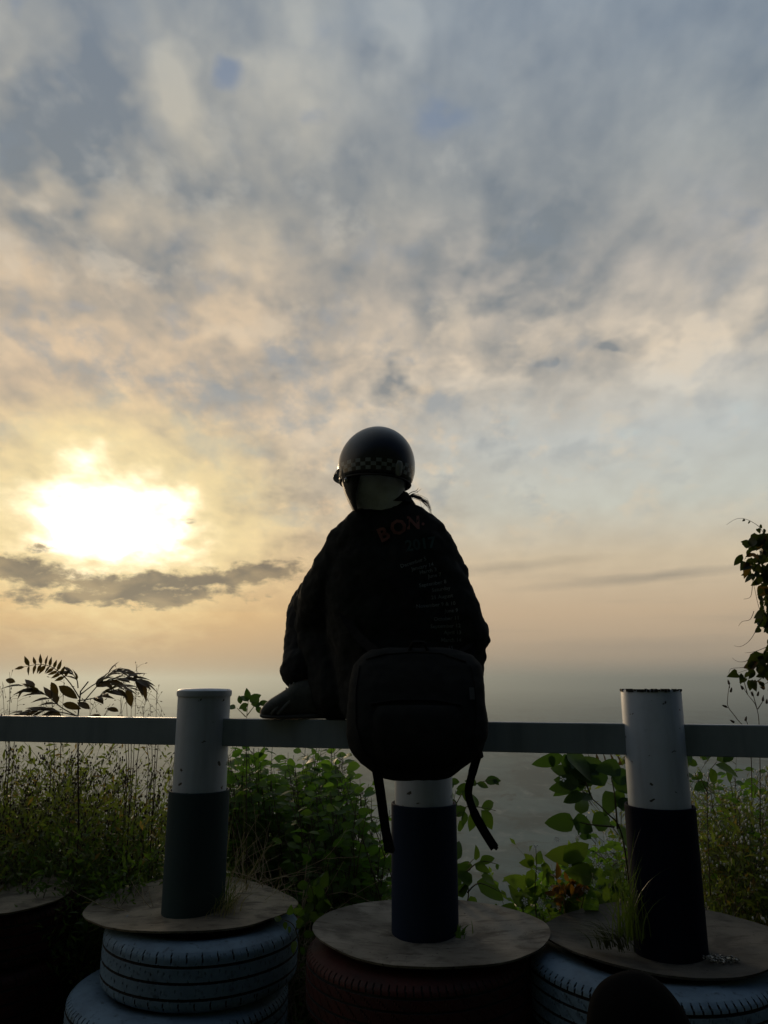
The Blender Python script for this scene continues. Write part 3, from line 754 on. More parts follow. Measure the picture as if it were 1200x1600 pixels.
hand(J['hal'], Vector((.7, .4, -.45)), Vector((0, .4, .9)), 1); hand(J['har'], Vector((-.8, .35, .05)), Vector((0, .2, 1)), -1)
for a, tdir in ((J['anl'], Vector((-1, -.1, -.32))), (J['anr'], Vector((-.8, .5, -.25)))):
    b.capsule(a - Vector((0, 0, .02)), a + tdir.normalized() * .13 - Vector((0, 0, .03)), .036, .026)
pm = fuse(body, .0055, 4, 'person', M_skin)
person = obj('person', pm)
tag(person, 'person in a black printed jacket and checkered helmet sitting on the rail, seen from behind', 'person')

# jacket: torso lofted to the outline of the back, sleeves, hem and collar fused into one cloth
jk = MB()
def trow(py, l, r, Yc, dh, Yb=None, pw=2.4, n=40):
    a = P(l, py, Yc); c = P(r, py, Yc); cx = (a.x + c.x) / 2; hw = (c.x - a.x) / 2
    ring = []
    for j in range(n):
        t = 2 * math.pi * j / n; ct, s_ = math.cos(t), math.sin(t)
        ring.append(Vector((cx + hw * abs(ct) ** (2 / pw) * (1 if ct > 0 else -1), Yc + dh * abs(s_) ** (2 / pw) * (1 if s_ > 0 else -1), a.z)))
    return ring
rows = [(780, 572, 634, 2.63, .062), (788, 566, 645, 2.635, .068), (797, 556, 662, 2.64, .082), (808, 540, 680, 2.645, .10), (822, 527, 694, 2.65, .115), (845, 517, 708, 2.66, .13), (880, 510, 722, 2.67, .145),
        (920, 506, 726, 2.68, .155), (960, 508, 728, 2.69, .16), (1000, 512, 734, 2.70, .16), (1040, 520, 740, 2.70, .165), (1080, 528, 742, 2.69, .17), (1115, 535, 745, 2.68, .165), (1133, 545, 742, 2.67, .15)]
jk.loft([trow(*r) for r in reversed(rows)])
jk.capsule(P(548, 858, 2.64), P(540, 848, 2.64), .070, .066)
jk.capsule(P(548, 850, 2.64), P(505, 930, 2.72), .080, .088); jk.capsule(P(505, 930, 2.72), P(492, 972, 2.80), .086, .078); jk.capsule(P(492, 968, 2.80), J['hal'] + Vector((0, -.02, 0)), .062, .048)
jk.capsule(J['shr'], P(699, 905, 2.61), .066, .070); jk.capsule(P(699, 905, 2.61), P(737, 990, 2.59), .070, .058); jk.capsule(P(736, 990, 2.59), P(735, 1015, 2.62), .058, .056)
jk.capsule(P(735, 1015, 2.62), P(731, 1080, 2.66), .056, .054); jk.capsule(P(732, 1015, 2.63), J['har'], .054, .044)
jk.capsule(P(500, 1000, 2.80), P(530, 1080, 2.74), .09, .10)
for (x, y, Y, r) in [(478, 925, 2.77, .030), (470, 945, 2.79, .028), (752, 985, 2.60, .030), (757, 1000, 2.60, .024), (752, 1025, 2.62, .025), (722, 893, 2.61, .022)]:
    jk.ellipsoid(P(x, y, Y), (r, r * 1.2, r * 1.3), None, 14, 9)
jm = fuse(jk, .0065, 9, 'jacket', M_fabric, [(.16, .030, 2), (.055, .012, 2), (.02, .004, 1)])
jacket = part('jacket', jm, person)
# trousers
tk = MB()
tk.capsule(P(605, 1088, 2.68), P(675, 1088, 2.68), .135, .135)
tk.capsule(J['hpl'], J['knl'], .115, .082); tk.capsule(J['knl'], P(476, 1000, 2.86), .084, .080); tk.capsule(P(476, 1000, 2.86), P(468, 1050, 2.80), .078, .066)
tk.capsule(P(470, 1040, 2.79), P(467, 1048, 2.79), .070, .068); tk.capsule(P(495, 1085, 2.80), P(545, 1088, 2.75), .070, .085); tk.capsule(P(480, 960, 2.88), P(474, 1040, 2.82), .080, .070)
tk.capsule(P(510, 1010, 2.86), P(500, 1080, 2.82), .085, .078)
tk.capsule(J['hpr'], J['knr'], .115, .085); tk.capsule(J['knr'], J['anr'], .085, .075); tk.capsule(P(560, 1080, 2.86), P(532, 1088, 2.84), .080, .078)
tk.capsule(P(540, 1050, 2.8), P(560, 1060, 2.72), .09, .10)
tm = fuse(tk, .0065, 6, 'trousers', M_trouser, [(.09, .020, 2), (.03, .010, 2)])
# nothing of the cloth goes through the rail
top = SEAT + .002
for v in tm.vertices:
    if v.co.z < top: v.co.z = top + (v.co.z - top) * .02
part('trousers', tm, person)
for v in pm.vertices:
    if v.co.z < top + .004: v.co.z = top + .004
# collar
ck = MB()
cc = lambda py, l, r, Y, d: [Vector((q.x, q.y, q.z)) for q in trow(py, l, r, Y, d)]
ck.loft([cc(790, 560, 650, 2.625, .075), cc(778, 564, 642, 2.62, .068), cc(772, 567, 638, 2.618, .064), cc(774, 570, 634, 2.618, .058), cc(786, 572, 634, 2.62, .058)], cap0=False, cap1=False)
part('collar', ck.mesh('collar', M_fabric), person)
# grey cloth round the neck and lower head
nk = MB()
nk.loft([cc(802, 560, 634, 2.615, .060), cc(785, 549, 631, 2.605, .064), cc(770, 542, 632, 2.60, .072), cc(755, 537, 635, 2.595, .080), cc(735, 534, 638, 2.59, .086)], cap0=False, cap1=False)
nm = nk.mesh('neck_cover', M_gaiter)
for v in nm.vertices: v.co += Vector((0, .0, 0)) + Vector(mnoise.noise_vector(v.co * 22)) * .004
part('neck_cover', nm, person, 'pale grey cloth covering the neck below the helmet')

# helmet
hc = P(588, 730, 2.585)
hl = empty('helmet', hc, None, None)
for k in ('category',): pass
hl.parent = person; hl['label'] = 'glossy black half helmet with a grey and black checkered band'
tilt = Matrix.Rotation(R(0), 3, 'X')
HM0 = HM; HM = Matrix.Rotation(R(6), 3, 'Y') @ HM
def hp(az, el, k=1.0, dz=0.0):
    a, e = az, el
    p = Vector((.130 * k * math.cos(e) * math.sin(a), .146 * k * math.cos(e) * math.cos(a), .150 * k * math.sin(e) + dz))
    return HM @ p
rings = []; n = 64
def low(a):             # lower edge: higher over the forehead, lowest at the nape
    return -.38 - .12 * (1 - math.cos(a)) / 2
for i in range(19):
    q = i / 18
    rings.append([hp(2 * math.pi * j / n, low(2 * math.pi * j / n) + (math.pi / 2 * .995 - low(2 * math.pi * j / n)) * q) for j in range(n)])
inner = [[p * .95 for p in rings[0]]]
edge = [[p * 1.012 for p in rings[0]], [p * 1.012 + HM @ Vector((0, 0, .012)) for p in rings[0]]]
sh = MB().loft([[p * .93 for p in rings[6]], [p * .93 for p in rings[0]]] + rings, cap0=False)
part_local('shell', sh.mesh('shell', M_shell), hl)
rim = MB().tube([p * 1.004 for p in rings[0]] + [rings[0][0] * 1.004], .0042, 8); part_local('rim_trim', rim.mesh('rim_trim', M_rubber), hl)
def checker_build(n_, nt, out):
    uv = nt.nodes.new('ShaderNodeUVMap').outputs[0]
    ch = nt.nodes.new('ShaderNodeTexChecker'); ch.inputs['Scale'].default_value = 1.0
    nt.links.new(uv, ch.inputs[0]); ch.inputs[1].default_value = (.16, .195, .215, 1); ch.inputs[2].default_value = (.010, .011, .013, 1)
    princ(n_, nt, out, ch.outputs[0], .35, None, 0, .5, .3)
M_check = material('checker_print', checker_build)
band = MB(); uvs = []; cells = 46; hrow = 3
za = .055
def low2(a): return -.28 - .10 * (1 - math.cos(a)) / 2
bv = []
for i in range(hrow + 1):
    for j in range(cells * 2 + 1):
        a = 2 * math.pi * j / (cells * 2); e = low2(a) + .27 * i / hrow
        bv.append(hp(a, e, 1.008))
W_ = cells * 2 + 1
band.v = [tuple(p) for p in bv]; band.f = [(i * W_ + j, i * W_ + j + 1, (i + 1) * W_ + j + 1, (i + 1) * W_ + j) for i in range(hrow) for j in range(cells * 2)]
bme = band.mesh('checker_band', M_check)
ul = bme.uv_layers.new(name='UVMap')
for lp in bme.loops:
    vi = lp.vertex_index; ul.data[lp.index].uv = ((vi % W_) / 2 + .0001, (vi // W_) + .0001)
part_local('checker_band', bme, hl, 'grey and black checkered band round the helmet')
# peak
pk = []
for (f, z, k) in [(-.004, -.030, .99), (.016, -.030, .97), (.034, -.034, .88)]:
    pk.append([HM @ Vector((.130 * 1.0 * k * math.sin(t), .146 * math.cos(t) * (1 if f == 0 else 1) + f * math.cos(t * .8), .010 + z)) for t in np.linspace(-.95, .95, 24)])
pk2 = [[p + HM @ Vector((0, 0, -.006)) for p in r] for r in reversed(pk)]
pb = MB().loft([list(r) for r in pk] + pk2, closed=False, cap0=False, cap1=False); part_local('peak', pb.mesh('peak', M_shell), hl)
# rear clip, rivet
def toward_cam_az(px, py, k=1.01):
    """point of the helmet surface seen at a picture position"""
    d = ray(px, py).normalized(); o_ = Vector((0, 0, CZ)) - hc
    Mi = HM.transposed(); oo = Mi @ o_; dd = Mi @ d; s = Vector((.130 * k, .146 * k, .150 * k))
    oo = Vector([oo[i] / s[i] for i in range(3)]); dd = Vector([dd[i] / s[i] for i in range(3)])
    A_ = dd.dot(dd); B_ = 2 * oo.dot(dd); C_ = oo.dot(oo) - 1; disc = B_ * B_ - 4 * A_ * C_
    t = (-B_ - math.sqrt(max(disc, 0))) / (2 * A_)
    p = Vector([(oo[i] + dd[i] * t) * s[i] for i in range(3)]); nn = Vector([p[i] / s[i] ** 2 for i in range(3)]).normalized()
    return HM @ p, HM @ nn
def stud(px, py, rx, rz, th, name, m, sq=2.6, par=None, label=None):
    p, nn = toward_cam_az(px, py); r_ = nn.cross(Vector((0, 0, 1))).normalized(); u_ = r_.cross(nn)
    rings = [[p + nn * d + r_ * rx * q * abs(math.cos(t)) ** (2 / sq) * (1 if math.cos(t) > 0 else -1) + u_ * rz * q * abs(math.sin(t)) ** (2 / sq) * (1 if math.sin(t) > 0 else -1) for t in [2 * math.pi * j / 24 for j in range(24)]] for q, d in ((1, -.004), (1, th * .6), (.85, th), (.02, th))]
    return part_local(name, MB().loft(rings, cap0=False).mesh(name, m), par or hl, label)
stud(623, 732, .0125, .027, .006, 'rear_clip', plain('grey_plastic', (.22, .25, .24), (.28, .30, .29), 20, .5))
# cheek strap and rivet at the left side of the face
sk = MB().tube([P(537, 745, 2.55), P(543, 765, 2.53), P(549, 782, 2.53), P(553, 797, 2.55)], [(.002, .006)] * 4, 8)
part_local('chin_strap', None or sk.mesh('chin_strap', M_web), hl).location = -hc
for ch in hl.children:
    if ch.name.startswith('chin_strap'): ch.location = -hc
ef = MB()
fl = [(728, 532, 566), (742, 532, 564), (756, 535, 560), (770, 539, 556), (784, 545, 556), (798, 552, 560)]
ef.loft([[P(l - 1, y, 2.575) - hc, P(l + 2, y, 2.53) - hc, P((l + r_) / 2, y, 2.512) - hc, P(r_, y, 2.508) - hc, P(r_, y, 2.516) - hc, P((l + r_) / 2, y, 2.522) - hc, P(l + 6, y, 2.54) - hc, P(l + 4, y, 2.58) - hc] for y, l, r_ in fl])
part_local('ear_flap', ef.mesh('ear_flap', plain('dark_leather', (.02, .021, .021), (.035, .036, .035), 40, .6)), hl)
ru = MB().ellipsoid(P(541, 750, 2.518) - hc, (.008, .006, .010), None, 14, 8); part_local('rivet', ru.mesh('rivet', M_steel), hl)
# the little tail of hair blowing right of the collar
hr = MB(); rr = random.Random(5)
for i in range(30):
    e = rr.gauss(0, 1); w = rr.uniform(0, 1)
    pts = [(634, 777), (646, 774 + 1.5 * e), (658, 778 + 2 * e), (667 + 2 * w, 785 + 3 * e), (672 + 3 * w, 797 + 3 * e + 4 * w)]
    if i % 9 == 0: pts = [(634, 776), (644, 770), (651, 768), (655 + 3 * e, 762 + 5 * w)]
    if i % 5 == 0: pts = pts[:4] + [(664 + 4 * e, 790 + 6 * w)]
    kk = rr.uniform(-1.5, 1.5)
    hr.tube([P(x + kk * .4, y + kk, 2.60 + .01 * e) for x, y in pts], [.0011, .0009, .0007, .0005, .0003][:len(pts)], 4)
part('hair', hr.mesh('hair', M_hair), person, 'short dark tail of hair blowing out to the right')

# shoes
def shoe(heel, toe, name_label, w=.046, h=.085):
    heel = Vector(heel); toe = Vector(toe); d = toe - heel; L = d.length; d.normalize(); s = Vector((0, 0, 1)).cross(d).normalized(); u = Vector((0, 0, 1))
    t = bpy.data.objects.new('shoe', None); COL.objects.link(t); t.parent = person; t['label'] = name_label; t.location = heel
    def ring(f, zl, zh, wd, n=20, sq=2.3):
        c = d * (f * L) + u * ((zl + zh) / 2); r = []
        for j in range(n):
            a = 2 * math.pi * j / n; ca, sa = math.cos(a), math.sin(a)
            r.append(c + s * wd * abs(ca) ** (2 / sq) * (1 if ca > 0 else -1) + u * (zh - zl) / 2 * abs(sa) ** (2 / sq) * (1 if sa > 0 else -1))
        return r
    up = MB().loft([ring(.0, .02, .06, .015), ring(.02, .012, .105, .032), ring(.10, .01, .132, .042), ring(.25, .01, .140, .044), ring(.42, .01, .138, .044), ring(.52, .01, .126, .043), ring(.60, .01, .108, .043),
                    ring(.72, .01, .090, .046), ring(.85, .01, .072, .046), ring(.94, .01, .056, .040), ring(.985, .012, .040, .028), ring(1.0, .016, .030, .014)])
    part_local('upper', up.mesh('upper', M_shoe), t)
    so = MB().loft([ring(-.01, 0, .018, .018), ring(.02, 0, .022, .034), ring(.2, 0, .022, .040), ring(.45, 0, .018, .040), ring(.7, 0, .017, .049), ring(.88, 0.001, .018, .047), ring(.97, .003, .020, .034), ring(1.015, .008, .022, .016)])
    part_local('sole', so.mesh('sole', M_sole), t)
    for f in (.50, .60):        # stripes on the side facing the road
        for sd in (-1, 1):
            q = MB(); w1 = .044
            pts = [d * (L * (f + .24)) + s * sd * (w1 + .002) + u * .018, d * (L * (f + .16)) + s * sd * (w1 + .0005) + u * .038, d * (L * (f + .05)) + s * sd * (w1 - .003) + u * .065, d * (L * (f - .02)) + s * sd * (w1 - .012) + u * .090]
            q.tube(pts, [(.0045, .002)] * 4, 8); part_local('stripe', q.mesh('stripe', M_stripe), t)
    for k in range(6):
        f = .50 + .055 * k; zz = .132 - .0145 * k
        q = MB().tube([d * (L * f) + s * -.026 + u * (zz - .012), d * (L * (f + .01)) + u * (zz + .004), d * (L * f) + s * .026 + u * (zz - .012)], .0032, 6); part_local('lace', q.mesh('lace', M_stripe), t)
    return t
hz_ = SEAT + .001
a = P(508, 1118, 2.76); c = P(408, 1118, 2.74)
shoe((a.x, a.y, hz_), (c.x, c.y, hz_), 'grey shoe with pale stripes standing on the rail left of the person')
a = P(556, 1118, 2.90); c = P(470, 1110, 2.92)
shoe((a.x, a.y, hz_ - .0), (c.x, c.y, hz_ - .0), 'darker shoe tucked in behind the other shoe')

# print on the back of the jacket
bvh = BVHTree.FromPolygons([v.co.copy() for v in jm.vertices], [tuple(p.vertices) for p in jm.polygons])
def lettering(items, name, m, label=None, lift=.0025):
    allv = []; allf = []
    for (txt, px, py, size, angd, align, bold) in items:
        cu = bpy.data.curves.new('t', 'FONT'); cu.body = txt; cu.size = 1.0; cu.align_x = align; cu.offset = bold; cu.resolution_u = 2
        o_ = bpy.data.objects.new('t', cu); COL.objects.link(o_)
        dg = bpy.context.evaluated_depsgraph_get(); me = bpy.data.meshes.new_from_object(o_.evaluated_get(dg))
        bm = bmesh.new(); bm.from_mesh(me)
        bmesh.ops.triangulate(bm, faces=bm.faces[:])
        o = len(allv); ca, sa = math.cos(R(angd)), math.sin(R(angd)); ok = True; pts = []
        for v in bm.verts:
            qx = px + size * (v.co.x * ca + v.co.y * sa); qy = py - size * (v.co.y * ca - v.co.x * sa)
            d = ray(qx, qy).normalized(); h = bvh.ray_cast(Vector((0, 0, CZ)), d)
            if h[0] is None: ok = False; break
            pts.append(h[0] - d * lift)
        if ok:
            bm.verts.index_update(); allv += [tuple(p) for p in pts]; allf += [tuple(v.index + o for v in f.verts) for f in bm.faces]
        bm.free(); bpy.data.objects.remove(o_); bpy.data.curves.remove(cu); bpy.data.meshes.remove(me)
    me = bpy.data.meshes.new(name); me.from_pydata(allv, [], allf); me.materials.append(m)
    q = part(name, me, person, label); return q
M_pr = plain('faded_red_print', (.22, .09, .07), (.16, .066, .052), 40, .8)
M_pg = plain('dark_teal_print', (.03, .07, .07), (.022, .05, .052), 40, .8)
M_pw = plain('faint_white_print', (.20, .22, .23), (.12, .14, .15), 60, .8)
for it in [('B', 603, 844, 30, -24, 'CENTER', .035), ('O', 625, 834, 32, -14, 'CENTER', .035), ('N', 646, 826, 28, -2, 'CENTER', .035), ('.', 661, 820, 26, 5, 'CENTER', .03), ('I', 674, 821, 28, 14, 'CENTER', .035)]:
    lettering([it], 'letter', M_pr)
lettering([('2017', 658, 858, 24, -8, 'CENTER', .03)], 'year_print', M_pg, 'dark teal year print 2017 below the red lettering')
lines = [('December 5', 657, 875, 212), ('January 14', 668, 884, 0), ('March 3', 673, 892, 0), ('June 7', 680, 900, 0), ('September 8', 688, 911, 0), ('Saturday', 694, 921, 0), ('21 August', 698, 933, 0), ('November 9 & 10', 702, 945, 0),
         ('June 9', 706, 956, 0), ('October 11', 708, 968, 0), ('September 12', 710, 980, 0), ('April 13', 711, 991, 0), ('March 14', 711, 1003, 0), ('15', 698, 1015, 0)]
angs = [-17, -13, -11, -9, -9, -8, -6, -5, -4, -3, -2, 0, 1, 2]
for (t, x, y, _), a_ in zip(lines, angs): lettering([(t, x + 10, y, 8.4, a_, 'RIGHT', .02)], 'date_line', M_pw)

# ------------------------------------------------------------ backpack
bp0 = P(650, 1120, 2.33)
pack = empty('backpack', bp0, 'black backpack hanging low on the back of the seated person, over the middle post', 'backpack')
def prow(py, l, r, Yc, dh, pw=3.2, n=48): return trow(py, l, r, Yc, dh, None, pw, n)
prs = [(1217, 606, 694, 2.35, .05), (1213, 594, 704, 2.345, .075), (1204, 580, 716, 2.34, .095), (1190, 563, 734, 2.335, .11), (1172, 549, 752, 2.33, .118), (1150, 542, 760, 2.33, .12), (1125, 541, 762, 2.335, .118), (1095, 543, 758, 2.345, .112),
       (1065, 546, 755, 2.36, .10), (1040, 552, 751, 2.38, .085), (1024, 566, 738, 2.395, .07), (1016, 580, 722, 2.405, .05), (1013, 600, 700, 2.41, .03)]
km = MB(); km.loft([prow(*r) for r in prs])
kme = fuse(km, .006, 3, 'main_body', M_pack, [(.10, .012, 2), (.03, .003, 1)])
part('main_body', kme, pack)
kb = BVHTree.FromPolygons([v.co.copy() for v in kme.vertices], [tuple(p.vertices) for p in kme.polygons])
def onpack(px, py, lift=.004):
    d = ray(px, py).normalized(); h = kb.ray_cast(Vector((0, 0, CZ)), d)
    return (h[0] if h[0] else P(px, py, 2.22)) - d * lift
def seam(pts, name, m, rad=.003, label=None, lift=.003):
    dense = []
    for i in range(len(pts) - 1):
        for k in range(6):
            t = k / 6; dense.append((pts[i][0] * (1 - t) + pts[i + 1][0] * t, pts[i][1] * (1 - t) + pts[i + 1][1] * t))
    dense.append(pts[-1])
    return part(name, MB().tube([onpack(x, y, lift) for x, y in dense], rad, 6).mesh(name, m), pack, label)
seam([(562, 1040), (556, 1080), (556, 1130), (566, 1170), (590, 1198), (650, 1204), (708, 1196), (738, 1168), (745, 1120), (742, 1070), (736, 1040)], 'piping', M_web, .0022)
seam([(580, 1100), (620, 1094), (680, 1094), (722, 1102)], 'zip', M_web, .0035); seam([(572, 1030), (600, 1022), (650, 1019), (690, 1021), (728, 1034)], 'zip', plain('zip_tape', (.022, .023, .02), (.016, .016, .015), 80, .9, 0, 1, .1), .003)
fp = MB(); rows_ = [(1195, 596, 704), (1180, 580, 722), (1150, 574, 730), (1120, 576, 728), (1104, 584, 720)]
fr = []
for py, l, r in rows_:
    fr.append([onpack(l + (r - l) * k / 14, py, -.01 if k in (0, 14) else .014 * math.sin(math.pi * min(max(k / 14, .0), 1)) ** .4) for k in range(15)])
fr = [[onpack(p_[1] + (p_[2] - p_[1]) * k / 14, p_[0], -.008) for k in range(15)] for p_ in (rows_[0],)] + fr + [[onpack(rows_[-1][1] + (rows_[-1][2] - rows_[-1][1]) * k / 14, rows_[-1][0] - 4, -.008) for k in range(15)]]
part('front_pocket', MB().loft(fr, closed=False, cap0=False, cap1=False).mesh('front_pocket', M_pack), pack)
q = [onpack(733, 1074, .005), onpack(741, 1074, .005), onpack(742, 1093, .005), onpack(734, 1093, .005)]
q2 = [p - (p - Vector((0, 0, CZ))).normalized() * .002 for p in q]
part('side_label', MB().loft([q, q2]).mesh('side_label', M_label, False), pack, 'small pale label on the right side of the backpack')
seam([(640, 1016), (645, 1004), (662, 1004), (668, 1016)], 'haul_loop', M_web, .005)
def ribbon(pts, w, name, label=None, par=None, th=.0015):
    P3 = [P(*p[:3]) for p in pts]
    # smooth through the points
    S = []
    for i in range(len(P3) - 1):
        p0 = P3[max(i - 1, 0)]; p1 = P3[i]; p2 = P3[i + 1]; p3 = P3[min(i + 2, len(P3) - 1)]
        for k in range(6):
            t = k / 6; S.append(.5 * ((2 * p1) + (p2 - p0) * t + (2 * p0 - 5 * p1 + 4 * p2 - p3) * t * t + (3 * p1 - p0 - 3 * p2 + p3) * t ** 3))
    S.append(P3[-1]); m_ = MB(); rings = []
    for i, p in enumerate(S):
        d = (S[min(i + 1, len(S) - 1)] - S[max(i - 1, 0)]).normalized()
        tw = pts[min(i // 6, len(pts) - 1)][3] if len(pts[0]) > 3 else 0
        s = d.cross(Vector((math.sin(tw), -math.cos(tw), 0))).normalized(); nn = s.cross(d).normalized()
        rings.append([p + s * w / 2 + nn * th, p - s * w / 2 + nn * th, p - s * w / 2 - nn * th, p + s * w / 2 - nn * th])
    m_.loft(rings); me = m_.mesh(name, M_web, False)
    return part(name, me, par or pack, label)
ribbon([(588, 1200, 2.26, 0), (594, 1235, 2.25, .3), (600, 1280, 2.25, .5), (605, 1310, 2.25, .3), (610, 1331, 2.25, 0)], .028, 'hanging_strap', 'left webbing strap hanging below the backpack')
ribbon([(746, 1180, 2.30, .2), (737, 1212, 2.30, .5), (732, 1240, 2.30, .6), (741, 1270, 2.30, .2), (756, 1298, 2.30, .2), (773, 1325, 2.30, 0)], .026, 'hanging_strap', 'right webbing strap hanging below the backpack')
for (x, y, Y) in ((608, 1328, 2.25), (771, 1321, 2.30)):
    part('strap_end', MB().box(P(x, y, Y), (.030, .006, .012), Matrix.Rotation(R(40 if x > 700 else 15), 3, 'Y'), .002).mesh('strap_end', M_web, False), pack)
part('buckle', MB().box(P(746, 1180, 2.30), (.034, .014, .022), Matrix.Rotation(R(-12), 3, 'Y'), .004).mesh('buckle', M_rubber), pack)
# shoulder straps run from the top of the pack round under the arms
for sx, pts in ((0, [(590, 1020, 2.44), (556, 990, 2.52), (530, 940, 2.60), (524, 880, 2.74), (545, 850, 2.80)]), (1, [(715, 1022, 2.44), (738, 1008, 2.50), (738, 1035, 2.48), (742, 1060, 2.45), (738, 1080, 2.44)])):
    ribbon(pts, .03 if sx == 0 else .012, 'shoulder_strap' if sx == 0 else 'strap_loop')

# ------------------------------------------------------------ plants
def leaf_template(shape, nseg=5, fold=.18, curl=.25, w=.42):
    """leaf of length 1 along +Y with a folded midrib; returns verts, faces"""
    V = []; Fc = []
    prof = {'oval': lambda t: math.sin(math.pi * t ** .85) ** .8, 'lance': lambda t: math.sin(math.pi * t ** .7) ** 1.1 * .8,
            'heart': lambda t: (min(1, .55 + 2.6 * t) if t < .2 else (1 - ((t - .2) / .8) ** 1.7)) , 'broad': lambda t: math.sin(math.pi * min(1, t * .93 + .07) ** .72) ** .7}[shape]
    for i in range(nseg + 1):
        t = i / nseg; hw = w * .5 * (prof(t) if 0 < t < 1 else (0.06 if t == 0 else .0))
        if shape == 'heart' and t == 0: hw = w * .28
        z = -curl * t * t; y = t
        V += [(-hw, y - (.06 if shape == 'heart' and i == 0 else 0), z + fold * hw), (0, y, z), (hw, y - (.06 if shape == 'heart' and i == 0 else 0), z + fold * hw)]
    for i in range(nseg):
        a = i * 3; Fc += [(a, a + 1, a + 4, a + 3), (a + 1, a + 2, a + 5, a + 4)]
    return np.array(V, dtype=float), Fc
def leaf_mesh(name, m, **k):
    V, Fc = leaf_template(**k); me = bpy.data.meshes.new(name); me.from_pydata([tuple(v) for v in V], [], Fc); me.materials.append(m)
    me.polygons.foreach_set('use_smooth', [True] * len(me.polygons)); return me
CAMP = Vector((0, 0, CZ))
def orient(pos, ydir, normal, s, sx=1.0):
    y = ydir.normalized(); z = (normal - y * normal.dot(y)); z = z.normalized() if z.length > 1e-4 else y.orthogonal().normalized(); x = y.cross(z)
    M = Matrix((x * s * sx, y * s, z * s)).transposed().to_4x4(); M.translation = pos; return M
def add_leaf(me, parent, ploc, pos, ydir, normal, s, name='leaf', sx=1.0):
    o = bpy.data.objects.new(name, me); COL.objects.link(o); o.parent = parent
    M = orient(pos - ploc, ydir, normal, s, sx); o.matrix_basis = M; return o
def rv(r, s=1.0): return Vector((r.gauss(0, s), r.gauss(0, s), r.gauss(0, s)))
def pleaf(me, parent, ploc, px, py, Y, Lpx, ang, tilt, roll, sx=1.0, r=rnd, name='leaf'):
    """leaf whose base is seen at a picture position; ang: direction in the picture (0 right, 90 up)"""
    p = P(px, py, Y); s = Lpx * (Y * .975) / F
    d = Vector((math.cos(R(ang)), 0, math.sin(R(ang)))); d = (d + Vector((0, tilt, 0))).normalized()
    nrm = Vector((math.sin(R(roll)), -math.cos(R(roll)), .25))
    return add_leaf(me, parent, ploc, p, d, nrm, s / max(.4, math.sqrt(1 - (tilt / math.hypot(1, tilt)) ** 2)), name, sx)
def branch_pts(pts, k=5):
    P3 = [P(*p) for p in pts]; S = []
    for i in range(len(P3) - 1):
        p0 = P3[max(i - 1, 0)]; p1 = P3[i]; p2 = P3[i + 1]; p3 = P3[min(i + 2, len(P3) - 1)]
        for j in range(k):
            t = j / k; S.append(.5 * ((2 * p1) + (p2 - p0) * t + (2 * p0 - 5 * p1 + 4 * p2 - p3) * t * t + (3 * p1 - p0 - 3 * p2 + p3) * t ** 3))
    S.append(P3[-1]); return S
def stem_tube(mb, S, r0, r1, n=5):
    mb.tube(S, [r0 + (r1 - r0) * i / (len(S) - 1) for i in range(len(S))], n)

